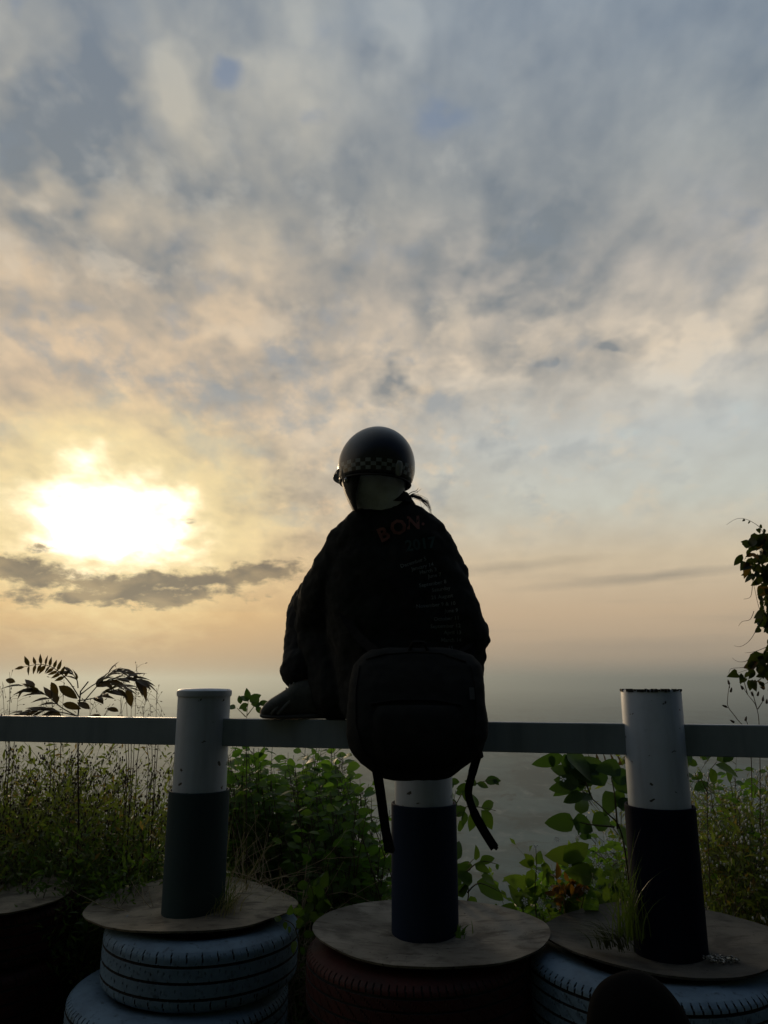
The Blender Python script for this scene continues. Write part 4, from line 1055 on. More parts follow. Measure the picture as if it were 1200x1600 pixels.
# --- masses of fine weeds: real stems and small leaves, joined
def weed_mass(name, label, region, n_st, seed, leafm, leaf_len=(.016, .034), lw=.42, hvar=(.75, 1.05), per=70, spread=.05, seedheads=.0, top=None, lean=.16, shape='lance', sideb=3, stemm=None, parent=None, headm=None):
    """region: function(random) -> (x, y, top z) for each stem"""
    r = random.Random(seed); npr = np.random.RandomState(seed)
    T, TF = leaf_template(shape, 2, .25, .2, lw)
    TF = np.array([f for f in TF]); stems = MB(); pos = []; dirs = []; sizes = []; heads = MB()
    for i in range(n_st):
        x, y, zt_ = region(r); zb = ground_z(x, y) - .02; h = (zt_ - zb) * r.uniform(*hvar)
        lx, ly = r.gauss(0, lean), r.gauss(0, lean); bend = r.gauss(0, .12)
        pts = []
        for k in range(7):
            t = k / 6; pts.append(Vector((x + lx * h * t * t + .012 * r.gauss(0, 1), y + ly * h * t * t, zb + h * (t - .06 * t * t))))
        stems.tube(pts, [.0026 * (1 - .75 * k / 6) for k in range(7)], 3, False)
        lines_ = [(pts, .35)]
        for b_ in range(sideb):
            k = r.randint(2, 5); a = r.uniform(0, 6.3); L = h * r.uniform(.12, .3); p0 = pts[k]
            q = [p0 + Vector((math.cos(a) * L * u * .8, math.sin(a) * L * u * .8, L * (u * 1.1 - .15 * u * u))) for u in (0, .35, .7, 1)]
            stems.tube(q, [.0015, .0012, .0009, .0006], 3, False); lines_.append((q, .1))
        for li, (q, t0) in enumerate(lines_):
            m_ = per if li == 0 else per // 2
            for j in range(m_):
                t = t0 + (1 - t0) * r.random(); f = t * (len(q) - 1); i0 = min(int(f), len(q) - 2); p = q[i0].lerp(q[i0 + 1], f - i0)
                off = rv(r, spread * (1.05 - .6 * t)); pos.append(p + off * .5); dd = (off.normalized() + Vector((0, 0, .35)) + rv(r, .35)).normalized(); dirs.append(dd); sizes.append(r.uniform(*leaf_len))
            if seedheads and r.random() < seedheads * 2:
                e = q[-1]
                for _ in range(5):
                    c = e + rv(r, .018); stems.tube([q[-2].lerp(e, .6), c], [.0006, .0005], 3, False); heads.ellipsoid(c, (.0035, .0035, .006), None, 5, 4)
    n_l = len(pos); pos = np.array(pos); dirs = np.array(dirs); sz = np.array(sizes)[:, None]
    nrm = npr.normal(size=(n_l, 3)); nrm[:, 2] += .8; nrm -= dirs * (nrm * dirs).sum(1, keepdims=True); nrm /= np.linalg.norm(nrm, axis=1, keepdims=True) + 1e-9
    xd = np.cross(dirs, nrm)
    V = pos[:, None, :] + sz[:, None, :] * (T[None, :, 0:1] * xd[:, None, :] + T[None, :, 1:2] * dirs[:, None, :] + T[None, :, 2:3] * nrm[:, None, :])
    Fq = (TF[None] + (np.arange(n_l) * len(T))[:, None, None]).reshape(-1, 4)
    me = np_mesh(name, V.reshape(-1, 3), Fq, leafm)
    if parent is None:
        o = obj(name, me); tag(o, label, kind='stuff')
    else:
        o = part_local(name, me, parent); o['kind'] = 'stuff'
    q = part_local('stems', stems.mesh('stems', stemm or M_stem), o)
    if heads.v: part_local('seed_heads', heads.mesh('seed_heads', headm or M_darkstem), o)
    return o
def zpix(py, x, Y): return P(600, py, Y).z
# left: dense fine weeds behind the left tyres
def reg_left(r):
    Y = r.uniform(3.15, 4.3); px = r.uniform(-90, 262); x = P(px, 1300, Y).x
    tp = 1148 + 26 * (r.random() ** 2) * 3 + (14 * math.sin(px * .05))
    if Y < 3.5: tp += r.uniform(0, 150)
    return x, Y, zpix(tp, x, Y)
weed_mass('weeds', 'dense thicket of fine brownish green weeds left of the leftmost post, behind the tyres', reg_left, 330, 11, L_weed, (.018, .052), .40, (.82, 1.0), 52, .065, .7, lean=.14)
def reg_left2(r):
    Y = r.uniform(3.0, 3.6); px = r.uniform(-90, 300); x = P(px, 1300, Y).x
    return x, Y, zpix(r.uniform(1250, 1370), x, Y)
weed_mass('low_weeds', 'low dark green weeds at the foot of the thicket, behind the two left lids', reg_left2, 150, 12, L_weed2, (.02, .042), .45, (.85, 1.0), 55, .06, lean=.16)
# right: weeds with small whitish heads right of the rightmost post
def reg_right(r):
    Y = r.uniform(2.95, 3.9); px = r.uniform(1075, 1300) if r.random() < .8 else r.uniform(1300, 1700); x = P(px, 1300, Y).x
    return x, Y, zpix(1165 + 90 * r.random() ** 1.6 + (30 if px > 1120 else 0), x, Y)
weed_mass('weeds', 'tangled green weeds with small pale flower heads right of the rightmost post', reg_right, 215, 13, L_weed, (.018, .048), .42, (.85, 1.0), 48, .065, .45, lean=.12, headm=L_petal)
def reg_mid(r):
    Y = r.uniform(3.0, 3.6); px = r.uniform(800, 1000); x = P(px, 1350, Y).x
    return x, Y, zpix(1445 - 130 * min(1, max(0, (px - 780) / 190)) ** .8 + 60 * r.random(), x, Y)
weed_mass('low_weeds', 'low leafy weeds left of the rightmost post, between the middle and right lids', reg_mid, 130, 14, L_weed2, (.022, .05), .5, (.85, 1.0), 42, .055, lean=.14, shape='oval')
def reg_base(r):
    Y = r.uniform(3.0, 3.5); px = r.uniform(330, 800); x = P(px, 1400, Y).x
    return x, Y, zpix(r.uniform(1400, 1450), x, Y)
weed_mass('low_weeds', 'dark undergrowth between the leftmost and middle posts, behind the lids', reg_base, 80, 15, L_weed2, (.02, .045), .5, (.8, 1.0), 45, .06, lean=.18, shape='oval')

# --- leafy shrub between the left and middle posts
Lm_shrub = [leaf_mesh('leaf', L_shrub, shape='oval', nseg=5, fold=.2, curl=c_, w=w_) for c_, w_ in ((.15, .55), (.35, .5), (-.1, .6))]
def shrub(label, name, foot, tips, seed, leaf=(.05, .075), nparts=290, limit=None, lm=Lm_shrub, gap=.045, stemr=.006):
    r = random.Random(seed); t = empty(name, foot, label, 'shrub'); S = MB(); cand = []
    for tip in tips:
        tip = Vector(tip); base = foot + Vector((r.gauss(0, .16), r.gauss(0, .06), 0)); mid = base.lerp(tip, .55) + Vector((r.gauss(0, .05), r.gauss(0, .05), .08))
        pts = [(base * (1 - u) ** 2 + mid * 2 * u * (1 - u) + tip * u * u) for u in np.linspace(0, 1, 12)]
        S.tube([p - foot for p in pts], [stemr * (1 - .8 * k / 11) for k in range(12)], 5)
        L = sum((pts[k + 1] - pts[k]).length for k in range(11)); n_ = int(L * .72 / gap)
        side = r.choice((-1, 1))
        for k in range(n_):
            u = .28 + .72 * (k + r.random() * .5) / n_; f = u * 11; i0 = min(int(f), 10); p = pts[i0].lerp(pts[i0 + 1], f - i0); d = (pts[i0 + 1] - pts[i0]).normalized()
            side = -side; out = (Vector((side * r.uniform(.5, 1), r.gauss(0, .6), r.uniform(-.15, .35))) + d * .4).normalized()
            pet = p + out * r.uniform(.015, .04); S.tube([p - foot, pet - foot], [.0016, .001], 3, False)
            s = r.uniform(*leaf) * (1.0 - .35 * abs(u - .6)); nrm = Vector((r.gauss(0, .6), r.gauss(-.35, .5), r.uniform(.1, 1)))
            cand.append((s, pet, (out + Vector((0, 0, -r.uniform(0, .6)))).normalized(), nrm))
    cand.sort(key=lambda c: -c[0] / c[1].y)
    part_local('stem', S.mesh('stem', M_stem), t)
    for (s, p, d, nn) in cand[:nparts]: add_leaf(r.choice(lm), t, foot, p, d, nn, s)
    if cand[nparts:]:
        T, TF = leaf_template('oval', 4, .2, .2, .55); TF = np.array(TF); Vs = []
        for (s, p, d, nn) in cand[nparts:]:
            M = orient(p - foot, d, nn, s); A_ = np.array(M); Vs.append(T @ A_[:3, :3].T + A_[:3, 3])
        n_l = len(Vs); me = np_mesh('foliage', np.concatenate(Vs), (TF[None] + (np.arange(n_l) * len(T))[:, None, None]).reshape(-1, 4), lm[0].materials[0])
        o = part_local('foliage', me, t); o['kind'] = 'stuff'
    return t
def tips_in(seed, n, fn): 
    r = random.Random(seed); return [fn(r) for _ in range(n)]
def edge_top(px):       # top outline of the shrub in the picture
    pts = [(335, 1185), (370, 1165), (450, 1158), (525, 1162), (545, 1182), (560, 1200), (585, 1212), (600, 1235), (625, 1290), (640, 1330)]
    for a, b in zip(pts, pts[1:]):
        if a[0] <= px <= b[0]: return a[1] + (b[1] - a[1]) * (px - a[0]) / (b[0] - a[0])
    return pts[0][1] if px < pts[0][0] else pts[-1][1]
def tipA(r):
    px = r.uniform(335, 560); Y = r.uniform(3.4, 4.1); return P(px, edge_top(px) + 6 + (110 if px < 430 else 200) * r.random() ** 1.7, Y)
def tipB(r):
    px = r.uniform(440, 625); Y = r.uniform(3.1, 3.7); return P(px, max(edge_top(px), 1185) + 10 + 170 * r.random() ** 1.2, Y)
fA = P(455, 1400, 3.7); fA.z = ground_z(fA.x, fA.y); fB = P(560, 1400, 3.35); fB.z = ground_z(fB.x, fB.y)
shrub('tall green leafy shrub below the rail, right beside the leftmost post', 'leafy_shrub', fA, tips_in(21, 190, tipA), 22, (.045, .085))
shrub('lower green leafy shrub just left of the middle post, behind the left hanging strap', 'leafy_shrub', fB, tips_in(23, 110, tipB), 24, (.045, .07))

def tipC(r):
    px = r.uniform(1085, 1235); Y = r.uniform(3.15, 3.6); return P(px, 1182 + 190 * r.random() ** 1.2, Y)
fC = P(1160, 1400, 3.4); fC.z = ground_z(fC.x, fC.y)
shrub('leafy bush with small green leaves under the rail, right of the rightmost post', 'leafy_shrub', fC, tips_in(25, 46, tipC), 26, (.035, .06), 200, stemr=.004)
def tipD(r):
    px = r.uniform(805, 990); return P(px, 1385 - 105 * ((px - 800) / 190) ** .8 + 70 * r.random(), r.uniform(2.95, 3.4))
fD = P(900, 1440, 3.2); fD.z = ground_z(fD.x, fD.y)
shrub('low leafy bush behind the small white flowers, left of the rightmost post', 'leafy_shrub', fD, tips_in(27, 95, tipD), 28, (.035, .06), 200, stemr=.003)
# --- dry twigs right of the leftmost post
tw = MB(); r = random.Random(31); tf = P(400, 1425, 3.02); tf.z = ground_z(tf.x, tf.y)
tt = empty('dry_bush', tf, 'tangle of thin dry brown twigs between the leftmost post and the leafy shrub', 'bush')
def twig(p, d, L, rad, depth):
    pts = [p]; 
    for k in range(5):
        d = (d + rv(r, .14)).normalized(); pts.append(pts[-1] + d * L / 5)
    tw.tube([q - tf for q in pts], [rad * (1 - .5 * k / 5) for k in range(6)], 4, False)
    if depth:
        for k in range(r.randint(2, 4)):
            q = pts[r.randint(1, 5)]; dd = (d + rv(r, .55) + Vector((0, 0, .15))).normalized(); twig(q, dd, L * r.uniform(.4, .7), rad * .6, depth - 1)
for i in range(60):
    px = r.uniform(345, 480); b0 = P(px, 1425, 3.0 + r.uniform(-.02, .15)); b0.z = ground_z(b0.x, b0.y) + .3
    twig(b0, Vector((r.gauss(.0, .28), r.gauss(0, .1), 1)), r.uniform(.3, .62) * (1 if px < 430 else .7), .0034, 2)
part_local('twigs', tw.mesh('twigs', M_twig), tt)
def blades(name, label, spots, m, seed, kind='thing', wd=.004, cat='grass'):
    """spots: (px,py,Y, length, n, lean_x)"""
    r = random.Random(seed); b = MB()
    for (px, py, Y, L, n_, lx) in spots:
        p0 = P(px, py, Y)
        for i in range(n_):
            p = p0 + Vector((r.gauss(0, .022), r.gauss(0, .02), 0)); l_ = L * r.uniform(.5, 1.1); dx, dy = lx + r.gauss(0, .38), r.gauss(0, .3)
            ang_ = r.uniform(0, 3.14); s = Vector((math.cos(ang_), math.sin(ang_), 0)) * wd * r.uniform(.6, 1.2) * .5; rows_ = []
            for k in range(7):
                t = k / 6; q = p + Vector((dx * l_ * t * t, dy * l_ * t * t, l_ * (t - .55 * t * t * min(1, abs(dx) + abs(dy))))); w_ = (1 - t) ** .6
                rows_.append([q - s * w_, q + s * w_])
            vs = [v for r_ in rows_ for v in r_]; b.add(vs, [(2 * k, 2 * k + 1, 2 * k + 3, 2 * k + 2) for k in range(6)])
    o = obj(name, b.mesh(name, m)); 
    return tag(o, label, cat)
blades('grass_tuft', 'tall green grass tuft growing against the left side of the rightmost post', [(985, 1468, 2.40, .36, 30, -.10), (978, 1462, 2.44, .24, 26, -.35), (992, 1465, 2.38, .22, 18, -.1)], L_grass, 41)
blades('grass_tuft', 'bent dry straw lying on the lid at the right foot of the leftmost post', [(352, 1425, 2.78, .16, 26, .8), (348, 1430, 2.76, .10, 20, .5), (395, 1420, 2.9, .14, 8, 1.2)], L_straw, 42, wd=.003)
blades('grass_tuft', 'small green grass tuft at the foot of the leftmost post', [(346, 1428, 2.80, .14, 30, .1), (352, 1410, 2.86, .20, 20, .1)], L_grass, 43)
blades('grass_tuft', 'dark flattened grass blades on the right lid, left of the rightmost post', [(975, 1482, 2.42, .16, 34, -1.3), (960, 1480, 2.44, .12, 24, -1.0), (940, 1478, 2.45, .12, 16, -.8)], leafmat('dark_grass', (.03, .045, .018), (.06, .07, .03), .2), 44, wd=.005)
blades('grass_tuft', 'tiny green sprout on the lid right of the middle post', [(718, 1460, 2.56, .05, 14, .2)], L_weed2, 45, wd=.010)
blades('grass_tuft', 'pale thin grass stalks rising behind the lid between the leftmost post and the dry twigs', [(372, 1420, 3.0, .36, 14, .3), (350, 1400, 3.1, .45, 12, .1), (420, 1430, 3.0, .22, 12, .4)], L_straw, 46, wd=.0035)

# --- pinnate plant above the rail at the left
def foot_at(px, Y): q = P(px, 1300, Y); q.z = ground_z(q.x, q.y); return q
Lm_pin = [leaf_mesh('leaflet', L_brown, shape='lance', nseg=4, fold=.3, curl=c_, w=w_) for c_, w_ in ((.1, .50), (.25, .42))]
ft = foot_at(123, 3.2); pin = empty('feather_leaved_plant', ft, 'tall plant with arching feather shaped leaves rising above the rail left of the leftmost post', 'plant')
S = MB(); main = [P(123, 1300, 3.2), P(122, 1180, 3.2), P(122, 1118, 3.2), P(126, 1080, 3.2), P(138, 1065, 3.2)]; main = [ft] + main
stem_tube(S, [p - ft for p in main], .0035, .0028); part_local('stem', S.mesh('stem', M_darkstem), pin)
fronds = [([(124, 1090, 3.2), (110, 1068, 3.2), (95, 1052, 3.18), (80, 1042, 3.16), (62, 1038, 3.15), (38, 1042, 3.14)], 10, 13, 'up'),
          ([(126, 1085, 3.2), (150, 1068, 3.2), (175, 1063, 3.2), (205, 1060, 3.2), (222, 1066, 3.2)], 9, 26, 'flat'),
          ([(128, 1100, 3.22), (145, 1080, 3.24), (165, 1058, 3.26), (180, 1048, 3.28), (195, 1050, 3.3)], 7, 22, 'flat'),
          ([(122, 1095, 3.2), (150, 1090, 3.15), (170, 1080, 3.1), (200, 1075, 3.1)], 8, 24, 'flat'),
          ([(118, 1118, 3.2), (95, 1105, 3.15), (75, 1088, 3.12), (55, 1078, 3.1), (38, 1072, 3.1)], 7, 24, 'flat'),
          ([(125, 1120, 3.15), (90, 1112, 3.12), (60, 1110, 3.1), (25, 1116, 3.1)], 7, 26, 'flat'),
          ([(122, 1075, 3.2), (120, 1062, 3.2), (112, 1052, 3.2), (105, 1050, 3.2)], 4, 16, 'flat')]
for fi, (pts, nl, Lp, kind) in enumerate(fronds):
    Sx = branch_pts(pts, 4); m_ = MB(); stem_tube(m_, [p - ft for p in Sx], .0028, .0010)
    fr_ = part_local('frond', m_.mesh('frond', M_darkstem), pin)
    r = random.Random(50 + fi)
    for k in range(nl):
        u = .32 + .68 * k / (nl - 1); f = u * (len(Sx) - 1); i0 = min(int(f), len(Sx) - 2); p = Sx[i0].lerp(Sx[i0 + 1], f - i0); d = (Sx[i0 + 1] - Sx[i0]).normalized()
        for sd in ((-1, 1) if k < nl - 1 else (0,)):
            n_ = Vector((0, -1, 0)); side = d.cross(n_) * sd
            if kind == 'up': dd = (side + d * .35).normalized(); nn = Vector((r.gauss(0, .2), -1, r.gauss(0, .2)))
            else: dd = (side * .35 + d * .9 + Vector((0, r.choice((-1, 1)) * .5, r.gauss(-.1, .12)))).normalized(); nn = Vector((r.gauss(0, .3), -.45, 1))
            o = bpy.data.objects.new('leaflet', r.choice(Lm_pin)); COL.objects.link(o); o.parent = fr_
            o.matrix_basis = orient(p - ft, dd, nn, Lp * 3.8 / F * r.uniform(.8, 1.15))
# two or three large single leaves beside it
Lm_b2 = leaf_mesh('leaf', L_brown, shape='oval', nseg=6, fold=.25, curl=.2, w=.42)
for (px, py, Lp, a_, rl) in [(92, 1072, 34, -32, 20), (80, 1066, 22, -60, 10), (24, 1066, 20, 165, 0), (160, 1122, 30, 175, 60), (96, 1118, 40, 178, 60), (50, 1118, 30, 175, 55), (200, 1075, 30, -80, 10), (140, 1108, 26, 150, 40), (185, 1112, 22, 160, 50), (98, 1100, 28, -12, 40)]:
    pleaf(Lm_b2, pin, ft, px, py, 3.12, Lp, a_, .15, rl)

# --- thin flowering stalks above the rail (each a plant of its own)
def stalk_plant(label, base, tops, seed, Y, m=M_darkstem, head=.006, nh=7, name='seed_stalk', grp=None, sp=14):
    r = random.Random(seed); f_ = foot_at(base, Y); t = empty(name, f_, label, 'plant', grp); S = MB(); H = MB()
    for (px, py) in tops:
        pts = [f_ + Vector((r.gauss(0, .02), r.gauss(0, .02), 0)), P(base + (px - base) * .4, 1190, Y), P(base + (px - base) * .8, py + (1190 - py) * .35, Y), P(px, py, Y)]
        S.tube([p - f_ for p in pts], [.0022, .0016, .0010, .0006], 4)
        for k in range(nh):
            u = r.uniform(0, 1); p = pts[2].lerp(pts[3], u); q = P(px + r.gauss(0, sp) * (1.2 - u * .5), py + r.uniform(-10, 60) * (1.0 - u * .6), Y + r.gauss(0, .03)); mid = p.lerp(q, .5) + Vector((0, 0, .004))
            S.tube([p - f_, mid - f_, q - f_], [.0008, .0006, .0005], 3, False)
            dd = (q - mid).normalized(); H.capsule(q - f_, q - f_ + dd * head * r.uniform(.7, 1.6), head * .32, head * .22, 6, 2)
    part_local('stem', S.mesh('stem', m), t); part_local('seed_heads', H.mesh('seed_heads', M_darkstem), t)
    return t
stalk_plant('thin seed stalks right of the feather leaved plant, their tips above the rail', 205, [(196, 1048), (214, 1038), (205, 1075), (228, 1085), (188, 1090)], 61, 3.3, nh=10)
stalk_plant('short dark seed stalks sticking up over the rail just left of the leftmost post', 240, [(245, 1075), (235, 1100), (222, 1105), (252, 1112)], 62, 3.35, nh=7, sp=9)
stalk_plant('wispy seed stalks crossing the feather leaved plant above the rail', 90, [(80, 1075), (66, 1090), (100, 1060), (150, 1090), (172, 1100)], 63, 3.4, nh=8)
stalk_plant('faint seed stalks at the left edge of the picture, above the rail', 15, [(15, 1050), (4, 1065), (28, 1090), (12, 1100)], 64, 3.3, nh=6)

# --- small sprig above the rail between the leftmost post and the shoe
Lm_sp = [leaf_mesh('leaf', L_broad, shape='oval', nseg=5, fold=.25, curl=c_, w=.58) for c_ in (.15, .4)]
def sprig(name, label, Y, foot_px, stems_, leaves, lm, cat='plant', m=M_stem, rad=.0025, leafname='leaf', footz=None):
    f_ = foot_at(foot_px, Y); 
    if footz is not None: f_.z = footz
    t = empty(name, f_, label, cat); S = MB()
    for pts in stems_:
        Sx = branch_pts([(a, b, Y + (c if c else 0)) for a, b, c in pts], 4); stem_tube(S, [p - f_ for p in Sx], rad, rad * .4)
    part_local('stem', S.mesh('stem', m), t)
    for L_ in leaves:
        px, py, Lp, a_, rl = L_[:5]; tl = L_[5] if len(L_) > 5 else rnd.uniform(-.75, .75)
        pleaf(rnd.choice(lm), t, f_, px, py, Y + rnd.uniform(-.05, .05), Lp * rnd.uniform(.85, 1.1), a_ + rnd.uniform(-12, 12), tl, rl + rnd.uniform(-35, 35))
    return t
sprig('leaf_sprig', 'small green sprig poking above the rail between the leftmost post and the shoe', 3.1, 385, [[(385, 1400, 0), (385, 1200, 0), (385, 1130, 0), (388, 1095, 0)], [(384, 1120, 0), (370, 1106, 0)], [(386, 1118, 0), (400, 1100, 0)]],
      [(368, 1107, 14, 170, 0), (388, 1096, 18, 150, 20), (388, 1095, 18, 95, 20), (390, 1096, 20, 35, 15), (388, 1100, 16, 200, 20), (392, 1100, 16, -10, 20), (396, 1104, 15, 60, 0), (400, 1104, 14, -40, 0), (385, 1112, 12, 130, 0), (404, 1100, 16, 20, 0), (376, 1100, 14, 110, 10)], Lm_sp)
# --- sprays of leaves right of the middle post
sprig('leaf_sprig', 'spray of drooping leaves right of the middle post, behind the right hanging strap', 2.95, 690, [[(690, 1440, 0), (700, 1300, 0), (716, 1250, 0), (735, 1228, 0), (760, 1220, 0), (776, 1217, 0)], [(704, 1290, 0), (725, 1262, 0), (755, 1262, 0), (775, 1267, 0)], [(700, 1320, 0), (706, 1270, 0), (712, 1235, 0)]],
      [(735, 1228, 22, 200, 50), (745, 1224, 18, -20, 55), (758, 1220, 20, 10, 55), (745, 1225, 16, 150, 50), (718, 1222, 22, 175, 50), (710, 1225, 20, 190, 30), (722, 1235, 14, -60, 20), (745, 1262, 22, 95, 5), (752, 1262, 30, 5, 60), (752, 1266, 30, -45, 10), (742, 1268, 26, -110, 10), (728, 1262, 24, 200, 20),
       (726, 1268, 24, -100, 0), (715, 1260, 22, 150, 0), (708, 1280, 24, -100, 10), (718, 1282, 22, -70, 10), (735, 1255, 18, 120, 20), (706, 1250, 18, 110, 20), (770, 1218, 12, -40, 20), (712, 1240, 16, 10, 40)], Lm_sp)
sprig('leaf_sprig', 'dark broad leaves low right of the middle post, just above its lid', 2.92, 715, [[(720, 1440, 0), (732, 1400, 0), (728, 1360, 0), (740, 1342, 0)], [(730, 1395, 0), (750, 1380, 0), (790, 1398, 0)], [(726, 1365, 0), (750, 1346, 0), (776, 1350, 0)], [(700, 1420, 0), (704, 1350, 0)]],
      [(744, 1344, 24, 75, 10), (750, 1345, 28, 0, 60), (742, 1350, 28, -18, 30), (738, 1352, 24, 190, 50), (728, 1362, 26, 170, 0), (745, 1378, 52, -20, 20, .1), (738, 1378, 34, 150, 10), (730, 1375, 34, -110, 10), (722, 1372, 30, -140, 0), (735, 1400, 26, -70, 20), (775, 1350, 12, -60, 20),
       (712, 1345, 28, 80, 0), (706, 1360, 26, 20, 10), (702, 1380, 26, -60, 10), (752, 1368, 28, -30, 60), (716, 1400, 24, 60, 0)], [leaf_mesh('leaf', L_broad, shape='broad', nseg=6, fold=.2, curl=.25, w=.52)], rad=.003)
# --- broad-leaved plant left of the rightmost post
Lm_br = [leaf_mesh('leaf', L_broad, shape='broad', nseg=7, fold=.22, curl=c_, w=w_) for c_, w_ in ((.15, .62), (.35, .70), (.1, .52))]
sprig('broad_leaved_plant', 'plant with large broad green leaves under the rail, left of the rightmost post', 2.92, 985, [[(990, 1440, 0), (972, 1305, 0), (948, 1270, 0), (925, 1248, 0), (905, 1232, 0)], [(965, 1295, 0), (960, 1240, 0), (955, 1215, 0)], [(925, 1248, 0), (905, 1200, 0), (890, 1185, 0)], [(960, 1292, 0), (920, 1288, 0), (890, 1280, 0)]],
      [(878, 1180, 48, 195, 40, .1), (862, 1180, 22, -80, 0), (882, 1178, 30, -75, 10), (884, 1180, 52, -68, 20, 0), (890, 1190, 46, -30, 30), (905, 1225, 36, 165, 20, .1), (898, 1228, 46, 192, 10, 0), (905, 1215, 40, 160, 30, .2), (915, 1225, 46, 185, 50), (930, 1222, 40, 165, 40),
       (950, 1215, 56, 175, 50), (955, 1215, 42, 5, 50), (955, 1220, 48, -25, 30), (958, 1238, 34, -120, 10), (962, 1235, 34, -60, 0), (910, 1240, 30, -150, 0), (925, 1250, 34, 165, 40), (898, 1285, 44, 178, 45, .1), (895, 1282, 46, -18, 30, .1), (925, 1286, 44, 12, 40), (908, 1272, 26, 70, 0), (900, 1290, 36, -35, 20),
       (970, 1200, 40, 170, 50), (940, 1205, 34, 130, 30), (965, 1260, 30, 20, 30), (965, 1290, 34, -60, 30), (885, 1176, 50, -40, 55)], Lm_br, rad=.004)
sprig('reddish_leaf_sprig', 'small reddish brown feathered leaves under the rail, touching the left side of the rightmost post', 3.1, 975, [[(985, 1400, 0), (975, 1250, 0), (955, 1200, 0), (920, 1192, 0)], [(955, 1205, 0), (975, 1190, 0)]],
      [(922 + 6 * k, 1193 + (k % 2) * 3, 16, 250 - 6 * k if k % 2 else 70 + 4 * k, 30) for k in range(9)] + [(965, 1194, 18, 10, 40), (970, 1188, 16, 40, 30), (975, 1192, 18, -20, 30)], Lm_pin, m=M_darkstem)
# low leafy plant with white flowers
Lm_lo = [leaf_mesh('leaf', L_bright, shape='broad', nseg=5, fold=.22, curl=.25, w=.62), leaf_mesh('leaf', L_weed2, shape='broad', nseg=5, fold=.22, curl=.3, w=.6)]
def flower(parent, ploc, px, py, Y, s=.009):
    c = P(px, py, Y) - ploc; m_ = MB(); nd = Vector((rnd.gauss(0, .3), -1, .6)).normalized(); a = nd.orthogonal().normalized(); b_ = nd.cross(a); k0 = rnd.uniform(0, 6)
    for k in range(5):
        if rnd.random() < .15: continue
        th = k0 + 2 * math.pi * k / 5; d = a * math.cos(th) + b_ * math.sin(th); e = nd.cross(d)
        m_.add([c + d * s * .2, c + d * s * .8 + e * s * .38 + nd * s * .2, c + d * s * 1.25 + nd * s * .1, c + d * s * .8 - e * s * .38 + nd * s * .2], [(0, 1, 2, 3)])
    m_.ellipsoid(c, (s * .28,) * 3, None, 6, 4)
    return part_local('flower', m_.mesh('flower', L_petal), parent)
lw = []; r = random.Random(71)
for k in range(58):
    px = r.uniform(800, 960); t = (px - 800) / 160; py = r.uniform(1400 - 55 * t, 1440); lw.append((px, py, r.uniform(16, 32), r.uniform(0, 360), r.uniform(-60, 60)))
lw += [(833, 1352, 22, 130, 10), (838, 1350, 24, 60, 10), (845, 1352, 26, -20, 20), (832, 1358, 30, -100, 0), (850, 1358, 26, -80, 10), (835, 1350, 20, 180, 30), (880, 1345, 46, 15, 40), (905, 1340, 46, 175, 40), (890, 1365, 44, 10, 20), (925, 1368, 36, 170, 20), (822, 1385, 30, 160, 10), (846, 1390, 28, -30, 20), (815, 1400, 26, 150, 20)]
lp = sprig('flowering_plant', 'low bright green plant with small white flowers between the middle and right lids', 2.85, 850, [[(840, 1460, 0), (836, 1400, 0), (838, 1350, 0), (837, 1322, 0)], [(880, 1450, 0), (885, 1390, 0), (892, 1340, 0)], [(830, 1450, 0), (812, 1410, 0)], [(900, 1450, 0), (915, 1390, 0), (922, 1350, 0)]], lw, Lm_lo)
fl0 = foot_at(850, 2.85)
for (px, py) in [(820, 1407), (822, 1412), (846, 1414), (850, 1420), (843, 1408), (840, 1438), (836, 1441), (814, 1440), (859, 1388), (891, 1352), (893, 1366), (915, 1366), (908, 1390), (912, 1394), (902, 1388), (928, 1346), (932, 1352), (940, 1350), (838, 1322), (872, 1313), (905, 1305), (903, 1310), (878, 1218), (930, 1388), (858, 1402), (872, 1420), (925, 1400), (948, 1372), (812, 1390), (885, 1402)]:
    flower(lp, fl0, px + rnd.uniform(-2, 2), py + rnd.uniform(-2, 2), 2.80, rnd.uniform(.006, .011))
sprig('rusty_plant', 'rusty orange withered leaves among the low plants left of the rightmost post', 2.82, 880, [[(885, 1440, 0), (880, 1400, 0), (885, 1380, 0)]],
      [(r.uniform(868, 905), r.uniform(1372, 1405), r.uniform(12, 20), r.uniform(0, 360), r.uniform(-60, 60)) for _ in range(34)], [leaf_mesh('leaf', L_rust, shape='oval', nseg=4, fold=.3, curl=.5, w=.5)], m=M_twig)
# young yellow-green plant in the gap left of the middle lid
yg = [(r.uniform(478, 512), r.uniform(1378, 1440), r.uniform(16, 28), r.uniform(0, 360), r.uniform(-50, 50)) for _ in range(30)]
sprig('young_plant', 'yellow green young plant in the gap between the blue and red tyre stacks', 2.80, 492, [[(495, 1480, 0), (492, 1440, 0), (490, 1400, 0), (480, 1368, 0)], [(492, 1440, 0), (505, 1405, 0)]], yg, [leaf_mesh('leaf', L_bright, shape='broad', nseg=5, fold=.25, curl=.35, w=.6)])
yg2 = [(440, 1435, 12, 200, 0), (452, 1430, 14, 80, 0), (445, 1440, 12, 270, 0), (458, 1425, 14, 30, 10), (462, 1440, 14, -20, 0), (436, 1440, 10, 150, 0), (465, 1450, 14, 60, 0), (470, 1432, 16, 100, 0), (455, 1450, 12, 230, 0), (474, 1460, 16, 10, 0), (462, 1470, 14, 250, 0), (468, 1480, 14, -60, 0)]
sprig('trailing_weed', 'small trailing weed hanging at the right rim of the lid of the leftmost post', 2.62, 462, [[(470, 1500, 0), (466, 1470, 0), (458, 1445, 0), (440, 1436, 0)], [(462, 1455, 0), (468, 1430, 0)]], yg2, Lm_lo)
